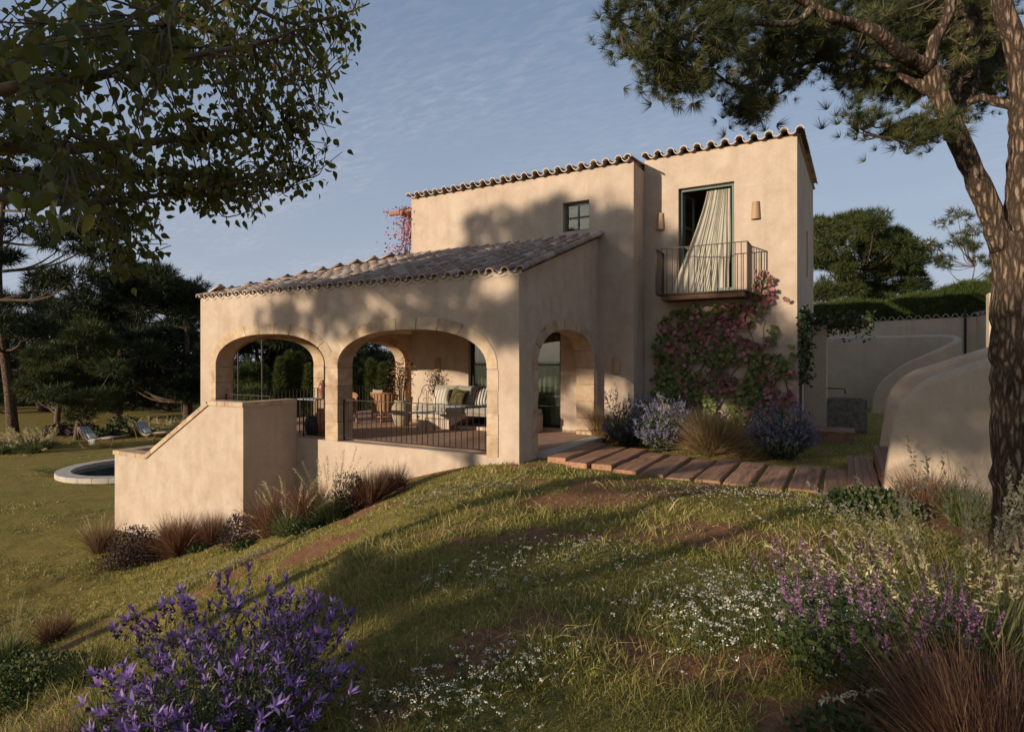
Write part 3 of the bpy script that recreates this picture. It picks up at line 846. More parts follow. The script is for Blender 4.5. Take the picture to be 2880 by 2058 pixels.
for i in range(8):
    s0 = ua - (ua - ub) * i / 8; s1 = ua - (ua - ub) * (i + 1) / 8
    MB().box((s1, SV + .283, -2.6), (s0 - .001, V0 - .004, -.02 - (zl - .84 + .02) * -1 * (i + .5) / 8)).build('step', M['brick_floor'], villa)
def coping(p0, p1, half, h, n, name='coping_stone', par=stair, m='stone'):
    p0 = np.array(p0, float); p1 = np.array(p1, float); d = p1 - p0; L = np.linalg.norm(d); d /= L
    side = unit(np.cross(d, (0, 0, 1.0))); up = np.cross(side, d)
    cuts = np.linspace(0, L, n + 1); cuts[1:-1] += rng.normal(size=n - 1) * 0.03
    for a, b in zip(cuts[:-1], cuts[1:]):
        c = p0 + d * (a + b) / 2 + up * h / 2
        bevel(MB().obox(c, d * ((b - a) / 2 - 0.002), side * (half + 0.003 * rng.random()), up * h / 2).build(name, M[m], par), 0.008)
cy = SV + 0.13
coping((SU1 + .03, cy, CT - .10), (ua - .02, cy, CT - .10), 0.165, 0.10, 4)
coping((ua - .02, cy, CT - .103), (ub + .02, cy, zl - .103), 0.163, 0.10, 9)
coping((ub + .00, cy, zl - .10), (SU0 - .03, cy, zl - .10), 0.165, 0.10, 4)
coping((SU1 - .13, cy + .17, CT - .10), (SU1 - .13, V0 - .02, CT - .10), 0.163, 0.10, 3)
coping((SU0 + .13, cy + .17, zl - .10), (SU0 + .13, V0 - .32, zl - .10), 0.163, 0.10, 3)
# ------------------------------------------------ roofs
def tile_template(r0=0.088, r1=0.074, L=0.43, th=0.017, n=9, flip=False):
    """cover tile, lower end at y=0 wide, running up +y; arc over +z"""
    mb = MB(); vs = []; fs = []
    for y, r in ((0, r0), (L, r1)):
        for rr in (r, r - th):
            for k in range(n + 1):
                a = math.pi * (0.02 + 0.96 * k / n)
                vs.append((rr * math.cos(a), y, (rr * math.sin(a) * (-1 if flip else 1))))
    m = n + 1
    for k in range(n):
        fs.append((k, k + 1, 2 * m + k + 1, 2 * m + k)); fs.append((m + k + 1, m + k, 3 * m + k, 3 * m + k + 1))
        fs.append((k + 1, k, m + k, m + k + 1)); fs.append((2 * m + k, 2 * m + k + 1, 3 * m + k + 1, 3 * m + k))
    fs += [(0, 2 * m, 3 * m, m), (n, m + n, 3 * m + n, 2 * m + n)]
    mb.add(vs, fs)
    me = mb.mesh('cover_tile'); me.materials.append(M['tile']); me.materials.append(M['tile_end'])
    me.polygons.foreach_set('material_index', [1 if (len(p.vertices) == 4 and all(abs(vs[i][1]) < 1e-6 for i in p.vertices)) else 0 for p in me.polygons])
    me.polygons.foreach_set('use_smooth', [len(set([i // m % 2 for i in p.vertices])) == 1 for p in me.polygons])
    return me, np.array(vs), fs
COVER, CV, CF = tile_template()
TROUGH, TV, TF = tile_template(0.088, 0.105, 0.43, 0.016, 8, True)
def tile_frame(origin, along, up, jit=0.0):
    along = unit(np.array(along, float)); up = np.array(up, float)
    x = unit(np.cross(along, up)); z = np.cross(x, along)
    if jit:
        al = unit(along + x * rng.normal() * jit + z * rng.normal() * jit * 0.5)
        x = unit(np.cross(al, z)); z = np.cross(x, al); along = al
    Mx = Matrix.Identity(4)
    for i in range(3):
        Mx[i][0], Mx[i][1], Mx[i][2], Mx[i][3] = x[i], along[i], z[i], origin[i]
    return Mx
class Tiles:
    """tiles of one roof: the ones that show largest are parts, the rest is joined"""
    def __init__(self, roof, name='roof_tile', limit=300):
        self.roof, self.name, self.limit, self.n = roof, name, limit, 0; self.rest = []
    def put(self, origin, along, up, cover=True, single=True, jit=0.012):
        Mx = tile_frame(origin, along, up, jit)
        if single and self.n < self.limit:
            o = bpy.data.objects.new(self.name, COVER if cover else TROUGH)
            COL.objects.link(o); o.parent = self.roof; o.matrix_basis = Mx
            self.n += 1
        else:
            self.rest.append((cover, np.array(Mx)))
    def finish(self):
        parts = []
        for cover, A in self.rest:
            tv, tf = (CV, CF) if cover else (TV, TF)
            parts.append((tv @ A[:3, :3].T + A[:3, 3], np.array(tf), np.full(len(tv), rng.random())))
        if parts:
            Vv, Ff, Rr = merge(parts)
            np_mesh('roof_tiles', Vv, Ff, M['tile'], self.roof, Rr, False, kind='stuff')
PITCH = (U0 + 0.02 - UL) / 30.0
SLv = unit(np.array([0, 1.0, SL])); UPv = unit(np.array([0, -SL, 1.0]))
hipk = (UB - UL) / (V1 - V0)
# deck: porch slope, far-end slope (hip on the corner)
dk = MB()
zr = lambda v: EAVE + 0.005 + SL * (v - V0)
dk.add([(UL, V0, zr(V0)), (U0, V0, zr(V0)), (U0, V1 - .002, zr(V1)), (UB, V1 - .002, zr(V1))], [(0, 1, 2, 3)])
dk.add([(UL, V0, zr(V0)), (UB, V1 - .002, zr(V1)), (UB, VB, zr(V1)), (UL, VB, zr(V0))], [(0, 1, 2, 3)])
roof = dk.build('porch_roof', M['mortar'], villa)
tl = Tiles(roof)
step = 0.335; nrow = 12
plan = []
for i in range(31):
    u = UL + 0.045 + i * PITCH
    for r in range(nrow):
        vv = V0 - 0.10 + r * step * 0.945
        if u < UB and (vv - V0) > (u - UL) / hipk - 0.05: continue
        plan.append((r, u, vv))
plan.sort(key=lambda q: -(q[1] * 0.6 - q[2] * 1.2))
for r, u, vv in plan:
    tl.put((u + rng.normal() * 0.006, vv + rng.normal() * 0.008, zr(vv) + 0.075 + rng.normal() * 0.004), SLv, UPv, True)
for i in range(30):
    u = UL + 0.045 + (i + 0.5) * PITCH
    for r in range(nrow):
        vv = V0 - 0.06 + r * step * 0.945
        if u < UB and (vv - V0) > (u - UL) / hipk - 0.05: continue
        tl.put((u, vv, zr(vv) + 0.105), SLv, UPv, False, single=False)
# far-end slope
SLu = unit(np.array([1.0, 0, (RIDGE - EAVE) / (UB - UL)])); UPu = unit(np.array([-(RIDGE - EAVE) / (UB - UL), 0, 1.0]))
for i in range(27):
    v = V0 + 0.15 + i * PITCH
    for r in range(11):
        uu = UL - 0.10 + r * step * 0.94
        if (v - V0) < (uu - UL) / hipk - 0.1 and v < V1: continue
        z = EAVE + (uu - UL) / (UB - UL) * (RIDGE - EAVE) + 0.08
        tl.put((uu, v, z), SLu, UPu, True, single=False); tl.put((uu + .03, v + PITCH / 2, z + 0.03), SLu, UPu, False, single=False)
tl.finish()
hp0 = np.array([UL - 0.02, V0 - 0.02, EAVE + 0.035]); hp1 = np.array([UB, V1, RIDGE + 0.03])
hd = unit(hp1 - hp0); hl = np.linalg.norm(hp1 - hp0); hup = unit(np.cross(unit(np.cross(hd, (0, 0, 1))), hd))
for i in range(int(hl / 0.36)):
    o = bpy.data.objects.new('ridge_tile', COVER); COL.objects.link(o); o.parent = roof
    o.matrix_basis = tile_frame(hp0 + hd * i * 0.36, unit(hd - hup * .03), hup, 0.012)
# eave bedding mortar under the lowest tiles and the flashing against the block
fl = MB()
for i in range(30):
    a = UB + 0.02 + i * (U0 - UB) / 30; b = a + (U0 - UB) / 30 + 0.0
    h = 0.11 + 0.025 * rng.random()
    fl.add([(a, V1 - .24, RIDGE + .02), (b, V1 - .24, RIDGE + .02), (b, V1 - .003, RIDGE + h + .02), (a, V1 - .003, RIDGE + h + .02)], [(0, 1, 2, 3)])
fl.build('flashing', M['mortar'], roof)
bed = MB()
for i in range(30):
    u = UL + 0.045 + (i + 0.5) * PITCH
    for k in range(6):
        x0 = -0.15 + 0.05 * k; x1 = x0 + 0.05
        d0 = 0.045 * math.cos(x0 / 0.15 * 1.57); d1 = 0.045 * math.cos(x1 / 0.15 * 1.57)
        bed.add([(u + x0, V0 - .016, EAVE - .02 - d0 + .03), (u + x1, V0 - .016, EAVE - .02 - d1 + .03), (u + x1, V0 - .016, EAVE + .07), (u + x0, V0 - .016, EAVE + .07)], [(0, 1, 2, 3)])
bed.build('eave_bed', M['mortar'], roof)
# upper roofs, rising gently to the back
def upper_roof(ua, ub, v0, h, n, verge):
    sl = 0.105
    d = MB().add([(ua, v0 - .03, h + .004), (ub, v0 - .03, h + .004), (ub, BK + .2, h + sl * (BK - v0)), (ua, BK + .2, h + sl * (BK - v0))], [(0, 1, 2, 3)])
    ro = d.build('upper_roof', M['mortar'], villa)
    t = Tiles(ro)
    al = unit(np.array([0, 1.0, sl])); up = unit(np.array([0, -sl, 1.0]))
    p = (ub - ua) / n
    for i in range(n + 1):
        u = ua + i * p
        if i == n and not verge: u -= 0.09
        for r in range(20 if (verge and i == n) else 7):
            vv = v0 - 0.17 + r * 0.37
            single = r == 0 or (verge and i == n)
            t.put((u, vv, h + 0.075 + sl * (vv - v0) + rng.normal() * .004), al, up, True, single)
    for i in range(n):
        for r in range(7):
            vv = v0 - 0.13 + r * 0.37
            t.put((ua + (i + .5) * p, vv, h + 0.10 + sl * (vv - v0)), al, up, False, r == 0)
    t.finish()
    return ro
upper_roof(UB + 0.02, UR, V1, HM, 21, False)
upper_roof(UR + 0.06, UE + 0.06, V2, HT, 11, True)
# ------------------------------------------------ railings
def railing(p0, p1, h, z0, n, r=0.0085, post=0.013, name='railing', m='iron', posts=True):
    p0 = np.array([*p0, 0.0]); p1 = np.array([*p1, 0.0]); d = p1 - p0; L = np.linalg.norm(d); d /= L; sd = np.cross(d, (0, 0, 1.0))
    mb = MB()
    c = (p0 + p1) / 2
    mb.obox(c + [0, 0, z0 + h], d * L / 2, sd * 0.014, [0, 0, 0.008])
    mb.obox(c + [0, 0, z0 + 0.045], d * L / 2, sd * 0.012, [0, 0, 0.008])
    if posts:
        for p in (p0 + d * .012, p1 - d * .012): mb.obox(p + [0, 0, z0 + h / 2 - .005], d * .011, sd * .011, [0, 0, h / 2 - .004])
    ro = mb.build(name, M[m], villa)
    bar = MB().tube([(0, 0, z0 + 0.053), (0, 0, z0 + h - 0.008)], r, 6, False).mesh('baluster'); bar.materials.append(M[m])
    for i in range(n):
        q = p0 + d * L * (i + 1) / (n + 1)
        o = bpy.data.objects.new('baluster', bar); COL.objects.link(o); o.parent = ro; o.location = q
    return ro
RV = V0 + 0.16
railing((A2[0] + 0.005, RV), (A2[1] - 0.005, RV), 0.85, 0.0, 27)
railing((SU1 + 0.02, RV), (A1[1] - 0.005, RV), 0.85, 0.0, 7)
railing((A1[0] + 0.005, RV + .10), (ua - .10, RV + .10), 0.85, 0.0, 11)
railing((UL + 0.18, L1[0] + .01), (UL + 0.18, L1[1] - .01), 0.85, 0.0, 22)
railing((UL + 0.18, L2[0] + .01), (UL + 0.18, L2[1] - .01), 0.85, 0.0, 23)
# ------------------------------------------------ balcony
M['balcony_wood'] = wood_mat('dark_balcony_board', (0.16, 0.095, 0.055), 0.3, 0, 0.8, 14, 0.004)
BU0, BU1, BV, BZ = -3.63, -1.73, 12.98, 3.13
bal = MB().box((BU0 + .10, BV + .05, BZ - .11), (BU1 - .06, V2 - .003, BZ - .002)).build('balcony', M['balcony_wood'], villa)
pl = MB().box((BU0, BV, BZ), (BU1, V2 - .003, BZ + .035)).build('balcony_plate', M['balcony_iron'], bal)
rl = MB()
for a, b in (((BU0, BV), (BU1, BV)), ((BU0, BV), (BU0, V2 - .01)), ((BU1, BV), (BU1, V2 - .01))):
    p0 = np.array([*a, 4.15]); p1 = np.array([*b, 4.15]); d = p1 - p0; L = np.linalg.norm(d); d /= L; sd = np.cross(d, (0, 0, 1.0))
    rl.obox((p0 + p1) / 2, d * (L / 2 + .012), sd * .014, [0, 0, .008])
for q in ((BU0, BV), (BU1, BV), (BU0, V2 - .015), (BU1, V2 - .015)):
    rl.box((q[0] - .011, q[1] - .011, BZ + .036), (q[0] + .011, q[1] + .011, 4.142))
rl.build('handrail', M['balcony_iron'], bal)
barm = MB().tube([(0, 0, BZ + .036), (0, 0, 4.142)], 0.0085, 6, False).mesh('baluster'); barm.materials.append(M['balcony_iron'])
bars = [(BU0 + (BU1 - BU0) * (i + 1) / 16, BV) for i in range(15)] + [(u, BV + (V2 - BV) * (i + 1) / 6) for u in (BU0, BU1) for i in range(5)]
for x, y in bars:
    o = bpy.data.objects.new('baluster', barm); COL.objects.link(o); o.parent = bal; o.location = (x, y, 0)
# ------------------------------------------------ window and doors
def frame(mb, a, b, z0, z1, v, wd, dp):
    mb.box((a, v, z0), (a + wd, v + dp, z1)); mb.box((b - wd, v, z0), (b, v + dp, z1))
    mb.box((a + wd, v + .001, z1 - wd), (b - wd, v + dp - .001, z1)); mb.box((a + wd, v + .001, z0), (b - wd, v + dp - .001, z0 + wd))
    return mb
e = .004
wn = frame(MB(), WIN[0] + e, WIN[1] - e, WIN[2] + e, WIN[3] - e, V1 + .15, .045, .06).build('window', M['green_frame'], villa)
wc, wz = (WIN[0] + WIN[1]) / 2, (WIN[2] + WIN[3]) / 2
MB().box((wc - .018, V1 + .156, WIN[2] + .05), (wc + .018, V1 + .20, WIN[3] - .05)).build('glazing_bar', M['green_frame'], wn)
MB().box((WIN[0] + .05, V1 + .158, wz - .018), (WIN[1] - .05, V1 + .198, wz + .018)).build('glazing_bar', M['green_frame'], wn)
for a, b in ((WIN[0] + .05, wc - .018), (wc + .018, WIN[1] - .05)):
    for c, d in ((WIN[2] + .05, wz - .018), (wz + .018, WIN[3] - .05)):
        MB().box((a, V1 + .176, c), (b, V1 + .182, d)).build('pane', M['glass'], wn)
# small slot window of the end wall
MB().box((UE - .20, 17.204, 3.904), (UE - .16, 17.746, 5.096)).build('window', M['dark_frame'], villa)
# terrace door
dr = frame(MB(), DR[0] + e, DR[1] - e, DR[2] + e, DR[3] - e, V1 + .12, .07, .08).build('door', M['dark_frame'], villa)
dm = (DR[0] + DR[1]) / 2
MB().box((dm - .06, V1 + .11, DR[2] + .08), (dm + .06, V1 + .21, DR[3] - .08)).build('door_stile', M['dark_frame'], dr)
for zb in (0.82, 1.58):
    for a, b in ((DR[0] + .08, dm - .062), (dm + .062, DR[1] - .08)):
        MB().box((a, V1 + .135, zb - .02), (b, V1 + .185, zb + .02)).build('glazing_bar', M['green_frame'], dr)
for a, b in ((DR[0] + .08, dm - .06), (dm + .06, DR[1] - .08)):
    MB().box((a, V1 + .158, DR[2] + .075), (b, V1 + .164, DR[3] - .075)).build('pane', M['glass'], dr)
def drape(fn, nu_, nv_):
    return np.array([[fn(i / (nu_ - 1), j / (nv_ - 1)) for i in range(nu_)] for j in range(nv_)])
def inner_curtain(a, b, nf):
    return MB().grid(drape(lambda s, t: (a + (b - a) * s, V1 + .30 + .05 * math.sin(s * nf * 6.28) * (0.5 + 0.5 * t) + .012 * math.sin(s * nf * 14), 2.32 - 2.24 * t), 90, 8))
for a, b, nf in ((DR[0] + .05, dm - .30, 8), (dm - .05, DR[1] - .06, 9)):
    c = inner_curtain(a, b, nf).build('curtain', M['curtain'], None, True)
    tag(c, 'pale curtain hanging behind the terrace door, ' + ('sofa side' if a < -8 else 'side arch side'), 'curtain')
# french window on the balcony, one leaf pushed open into the room
fd = frame(MB(), FD[0] + e, FD[1] - e, FD[2] + e, FD[3] - e, V2 + .10, .06, .08).build('french_window', M['green_frame'], villa)
lf = MB()
hx, hy = FD[0] + .07, V2 + .19
dirn = np.array([0.22, 0.975, 0]); sdn = np.array([0.975, -0.22, 0])
for a, b, c, d in ((0, .06, FD[2] + .06, FD[3] - .07), (.50, .56, FD[2] + .06, FD[3] - .07), (.06, .50, FD[3] - .13, FD[3] - .07), (.06, .50, FD[2] + .06, FD[2] + .16), (.06, .50, 4.05, 4.09), (.06, .50, 4.75, 4.79)):
    lf.obox(np.array([hx, hy, (c + d) / 2]) + dirn * (a + b) / 2, dirn * (b - a) / 2, sdn * .02, [0, 0, (d - c) / 2])
leaf = lf.build('door_leaf', M['green_frame'], fd)
MB().obox(np.array([hx, hy, (FD[2] + FD[3]) / 2]) + dirn * .28, dirn * .22, sdn * .003, [0, 0, 1.05]).build('pane', M['glass'], leaf)
def cfn(s, t):
    # s along the cloth (0 = blown edge), t from rail to hem
    top = FD[0] + .07 + (0.50 + 0.47 * s) * (FD[1] - FD[0] - .14)
    bl = FD[0] - 0.10 + s * (FD[1] - FD[0] - .02)
    k = t ** 1.15
    u = top * (1 - k) + bl * k
    out = (1 - s) ** 1.3 * (t ** 1.5) * 0.42
    q = s + .035 * math.sin(9 * s + 2.1 * t) + .02 * math.sin(23 * s - 3 * t)
    fold = (0.020 + 0.045 * t) * math.sin(q * 6.28 * 7.3 + 1.6 * t) * (.55 + .45 * math.sin(5.1 * s + 1.3 + t)) + 0.014 * math.sin(q * 6.28 * 17 + 3 * t)
    z = FD[3] - .11 - (FD[3] - .11 - BZ - .055) * (t - 0.05 * t * (1 - s) * (1 - t))
    return (u + 0.02 * math.sin(7 * t + 5 * s) * t, V2 + .13 - out + fold * (1.0 - .25 * t), z)
cu = MB().grid(drape(cfn, 150, 26)).build('curtain', M['curtain'], None, True)
tag(cu, 'sheer cream curtain blowing out of the balcony door', 'curtain')
# ------------------------------------------------ wall lamps: tapered half-round shades
def wall_lamp(u, v, z0, z1, label):
    h = z1 - z0
    mb = MB(); n = 14; vs = []; fs = []
    for zz, r in ((0, .095), (h, .078)):
        for rr in (r, r - .014):
            for k in range(n + 1):
                a = math.pi + math.pi * k / n
                vs.append((rr * math.cos(a), rr * math.sin(a) * 0.95, zz))
    m_ = n + 1
    for k in range(n):
        fs += [(k, k + 1, 2 * m_ + k + 1, 2 * m_ + k), (m_ + k + 1, m_ + k, 3 * m_ + k, 3 * m_ + k + 1), (k + 1, k, m_ + k, m_ + k + 1), (2 * m_ + k, 2 * m_ + k + 1, 3 * m_ + k + 1, 3 * m_ + k)]
    fs += [(0, 2 * m_, 3 * m_, m_), (n, m_ + n, 3 * m_ + n, 2 * m_ + n)]
    t = thing('wall_lamp', label, 'lamp', (u, v - .002, z0), 'wall lamps')
    mb.add([(x + u, y + v - .004, z + z0) for x, y, z in vs], fs).build('lamp_shade', M['lamp_clay'], t)
    MB().box((u - .05, v - .012, z0 + .04), (u + .05, v - .002, z1 - .04)).build('back_plate', M['iron'], t)
    return t
def lamp_at(px0, px1, pt, pb, v, label):
    a = on_v((px0 + px1) / 2, pt, v); b = on_v((px0 + px1) / 2, pb, v)
    wall_lamp(a[0], v, b[2], a[2], label)
lamp_at(1848, 1867, 601, 647, V2, 'tan half round wall lamp beside the recess edge, by the balcony door')
lamp_at(2114, 2137, 568, 617, V2, 'sunlit tan wall lamp between balcony door and house corner')
lamp_at(1724, 1742, 1005, 1049, V1, 'brown wall lamp next to the side arch, above the feather grass')
lamp_at(1225, 1240, 1007, 1044, V1, 'wall lamp inside the porch above the bench sofa')
# ================================================================ GARDEN STRUCTURES
# ---- path of sleepers
path = bpy.data.objects.new('path', None); COL.objects.link(path); path['kind'] = 'structure'
path.location = (-2.1, 10.2, -0.1)
def sleeper(u, w, v0, v1, z, i):
    n = 8; mb = MB(); vs = []; fs = []
    g = np.random.default_rng(40 + i)
    for k in range(n + 1):
        t = k / n; v = v0 + (v1 - v0) * t
        e0, e1 = g.normal(size=2) * 0.006
        dz = g.normal() * 0.004
        zt = z + dz
        if k in (0, n): zt -= 0.008
        vs += [(u + e0, v, z - .14), (u + e0 - .004, v, zt - .014), (u + e0 + .016, v, zt), (u + w + e1 - .016, v, zt + g.normal() * .003), (u + w + e1 + .004, v, zt - .014), (u + w + e1, v, z - .14)]
    for k in range(n):
        for q in range(5): fs.append((6 * k + q, 6 * k + 6 + q, 6 * k + 7 + q, 6 * k + 1 + q))
    fs += [(0, 1, 2, 3, 4, 5), tuple(6 * n + q for q in (5, 4, 3, 2, 1, 0))]
    return mb.add(vs, fs)
u = U0 + 0.36
for i in range(11):
    wd = 0.335 + 0.045 * rng.random()
    t = i / 10
    v0 = 9.32 - 0.28 * min(1, t * 1.6) + 0.05 * rng.normal(); v1 = v0 + 2.02 + 0.05 * rng.normal()
    bevel(sleeper(u, wd, v0, v1, -0.015 - 0.065 * min(1, t * 2.2) + 0.006 * rng.normal(), i).build('plank', M['sleeper'], path), 0.006, 1, 60)
    u += wd + 0.06 + 0.02 * rng.random()
# ---- low wooden plinth under the wash place, and the trough with its spout
def plank_box(par, name, a, b, n, axis, mt):
    """a box faced with boards: n boards side by side along the axis"""
    cuts = np.linspace(a[axis], b[axis], n + 1)
    for i in range(n):
        p = list(a); q = list(b); p[axis] = cuts[i] + .002; q[axis] = cuts[i + 1] - .002
        bevel(MB().box(p, q).build(name, M[mt], par), 0.004, 1)
pl_ = thing('wooden_step', 'low dark wooden step on the grass in front of the stone trough', 'step', (-0.2, 14.8, -.1))
plank_box(pl_, 'board', (-0.80, 14.62, .10), (0.22, 15.55, .145), 7, 1, 'deck')
MB().box((-0.79, 14.635, -.16), (0.21, 15.54, .098)).build('front_panel', M['deck'], pl_)
tr = thing('stone_trough', 'rough dark stone water trough against the plaster pier', 'trough', (0.06, 17.0, -.1))
tb = MB(); x0, x1, y0, y1, h = -0.34, 0.50, 16.55, 17.25, 0.74; wl = 0.10
tb.box((x0, y0, -.12), (x1, y0 + wl, h)).box((x0, y1 - wl, -.12), (x1, y1, h)).box((x0, y0 + wl, -.12), (x0 + wl, y1 - wl, h)).box((x1 - wl, y0 + wl, -.12), (x1, y1 - wl, h)).box((x0 + wl, y0 + wl, -.12), (x1 - wl, y1 - wl, h - .18))
tb.build('basin', M['trough'], tr)
sp = MB().tube([(-.36, 16.95, .98), (-.05, 16.95, .98), (.02, 16.95, .965), (.04, 16.95, .93), (.04, 16.95, .86)], .014, 8)
tag(sp.build('water_spout', M['iron'], None, True), 'thin dark metal water spout above the stone trough', 'spout')
pier = MB().box((UE + .003, 16.2, -.4), (-0.36, 17.6, 2.55))
tag(pier.build('pier', M['plaster_grey'], None), 'square plaster pier beside the house, carrying the creeper covered beam', 'pier')
# ---- flared walls of the garden stairs: a swept wall with a rounded head
def swept_wall(name, pts, th, label, m='plaster_grey', zb=-.5, base_flare=0.0):
    """pts: (x, y, ztop); rounded top, one continuous mesh"""
    pts = np.array(pts, float)
    # resample smoothly (Catmull-Rom)
    out = []
    P = np.vstack([2 * pts[0] - pts[1], pts, 2 * pts[-1] - pts[-2]])
    for i in range(1, len(P) - 2):
        for t in np.linspace(0, 1, 9)[:-1]:
            p0, p1, p2, p3 = P[i - 1], P[i], P[i + 1], P[i + 2]
            out.append(0.5 * ((2 * p1) + (-p0 + p2) * t + (2 * p0 - 5 * p1 + 4 * p2 - p3) * t * t + (-p0 + 3 * p1 - 3 * p2 + p3) * t ** 3))
    out.append(pts[-1]); out = np.array(out)
    d = np.gradient(out[:, :2], axis=0); d /= np.linalg.norm(d, axis=1, keepdims=True) + 1e-9
    nrm = np.stack([-d[:, 1], d[:, 0]], 1)
    hw = th / 2; rows = []
    rr = hw * 0.9
    for p, n in zip(out, nrm):
        row = [(-hw - base_flare, zb)]
        zt = max(p[2], zb + rr + .02)
        for a in np.linspace(math.pi, 0, 9):
            row.append((rr * math.cos(a) + math.copysign(hw - rr, math.cos(a)) * (abs(math.cos(a)) > 1e-6), zt - rr + rr * math.sin(a)))
        row.append((hw + base_flare, zb))
        rows.append([(p[0] + n[0] * o, p[1] + n[1] * o, z) for o, z in row])
    mb = MB().grid(rows)
    c = len(rows[0]); L = len(rows) - 1
    mb.f.append(tuple(range(c))); mb.f.append(tuple(L * c + k for k in reversed(range(c))))
    o = mb.build(name, M[m], None, True)
    return tag(o, label, 'garden wall')
def prof_wall(v, pix, th, label, ext):
    pts = []
    for px, py in pix:
        p = on_v(px, py, v); pts.append((p[0], v + th / 2, p[2]))
    u0 = pts[-1][0]; sl = (pts[-1][2] - pts[-3][2]) / (pts[-1][0] - pts[-3][0])
    for e in ext: pts.append((u0 + e, v + th / 2, pts[-1][2] + sl * 0.8 * (e - (pts[-1][0] - u0))))
    pts.insert(0, (pts[0][0] - 0.03, v + th / 2, -0.42))
    return swept_wall('garden_wall', pts, th, label)
prof_wall(8.85, [(2486, 1370), (2500, 1270), (2519, 1169), (2551, 1111), (2604, 1068), (2657, 1047), (2808, 1000)], 0.26, 'broad curved plaster stair wall behind the pine trunk, flaring up from the steps', (0.8, 1.8, 3.0))
prof_wall(11.85, [(2474, 1260), (2484, 1190), (2498, 1116), (2519, 1079), (2561, 1047), (2604, 1031), (2808, 968)], 0.26, 'second curved stair wall, on the far flank of the wooden steps', (0.8, 1.8, 3.0))
swept_wall('garden_wall', [(0.80, 23.4, -.2), (0.92, 23.4, .55), (1.12, 23.4, .98), (1.40, 23.4, 1.28), (1.83, 23.4, 1.62), (2.45, 23.45, 1.94), (2.95, 23.7, 2.2), (3.30, 24.3, 2.42), (3.25, 25.1, 2.55), (2.85, 25.8, 2.6), (2.2, 26.05, 2.6), (1.2, 26.1, 2.6), (-0.2, 26.1, 2.6), (-1.6, 26.1, 2.6)], 0.24, 'far plaster courtyard wall that curls round and sweeps down to the lawn')
# ---- wooden garden steps between the two flaring walls
st = thing('garden_steps', 'wooden box steps climbing between the curved plaster walls', 'steps', (0.6, 10.4, -.1))
bz = [(0.06, 0.42, .035), (0.44, 0.80, .235), (0.80, 1.16, .42), (1.16, 1.52, .60), (1.52, 2.6, .78)]
for i, (a, b, zt) in enumerate(bz):
    v0 = 9.02 if i == 0 else 9.14
    for j, (x0, x1) in enumerate(zip(np.linspace(a, b, 5)[:-1], np.linspace(a, b, 5)[1:])):
        bevel(MB().box((x0 + .002, v0, zt - .03), (x1 - .002, 11.82, zt)).build('tread_board', M['deck'], st), .003, 1)
    MB().box((a + .004, v0 + .012, -.2), (b - .004, 11.80, zt - .032)).build('riser', M['deck'], st)
    if i == 0:
        for x0, x1 in zip(np.linspace(a, b, 5)[:-1], np.linspace(a, b, 5)[1:]):
            bevel(MB().box((x0 + .002, v0 - .006, -.2), (x1 - .002, v0 + .010, zt - .034)).build('front_board', M['deck'], st), .002, 1)
# ---- boundary wall with a tiled top, and the taller wall it runs into
bw = thing('boundary_wall', 'plaster boundary wall topped with clay tiles below the clipped hedge', 'wall', (3, 30, 0))
b0, b1 = np.array([-3.0, 30.2]), np.array([4.75, 29.8])
b2 = np.array([6.0, 26.2])
def bseg(p, q, h0, h1):
    d = (q - p) / np.linalg.norm(q - p); n = np.array([-d[1], d[0]]) * .16
    c = [p - n, q - n, q + n, p + n]; hs = (h0, h1, h1, h0)
    MB().add([(x[0], x[1], -.5) for x in c] + [(x[0], x[1], h) for x, h in zip(c, hs)], [(3, 2, 1, 0), (4, 5, 6, 7), (0, 1, 5, 4), (1, 2, 6, 5), (2, 3, 7, 6), (3, 0, 4, 7)]).build('wall', M['plaster_grey'], bw)
    L = np.linalg.norm(q - p)
    for i in range(int(L / 0.31)):
        c2 = p + d * (i + .5) * 0.31; z = h0 + (h1 - h0) * (i + .5) * .31 / L
        for cover, dz, off in ((True, .075, 0), (False, .10, .155)):
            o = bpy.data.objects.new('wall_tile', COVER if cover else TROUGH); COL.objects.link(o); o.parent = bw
            nn = np.array([-d[1], d[0]])
            org = np.array([*(c2 + d * off - nn * .22), z + dz]) - np.array(bw.location)
            o.matrix_basis = tile_frame(org, (nn[0], nn[1], .05), (0, 0, 1), .01)
bseg(b0, b1, 3.26, 3.44); bseg(b1, b2, 3.44, 3.62)
tag(MB().box((3.72, 21.9, -.5), (9.5, 22.3, 3.66)).build('terrace_wall', M['plaster_grey'], None), 'tall plain plaster wall showing beside the pine trunk', 'wall')
gp = on_v(2714, 900, 29.6)
tag(MB().tube([(gp[0], 29.55, -.2), (gp[0], 29.55, 3.72)], .045, 8).build('post', M['iron'], None), 'slim black post in front of the tiled boundary wall', 'post')
# ---- beam beside the house with creeper, and log pergola over the wing roof
cb = thing('pergola_beam', 'rough timber beams over the pier, wrapped in dark creeper', 'pergola', (-0.3, 16.3, 2.4))
MB().tube([(UE + .01, 16.45, 2.60), (0.15, 16.44, 2.615), (0.55, 16.44, 2.60)], .062, 9).build('beam', M['log'], cb)
MB().tube([(UE + .01, 17.35, 2.60), (0.55, 17.36, 2.60)], .058, 9).build('beam', M['log'], cb)
for x in (-.5, .0, .4):
    MB().tube([(x, 16.2, 2.70), (x + .02, 17.6, 2.70)], .045, 7).build('cross_pole', M['log'], cb)
lp = thing('log_pergola', 'log pergola end sticking out behind the upper storey', 'pergola', (-11, 14, 4.5))
for yy in (13.35, 14.9, 16.4):
    MB().tube([(UB - .003, yy, 6.02), (-11.0, yy, 6.0), (-11.62, yy - .02, 5.99)], [.075, .078, .072], 9).build('beam', M['log'], lp)
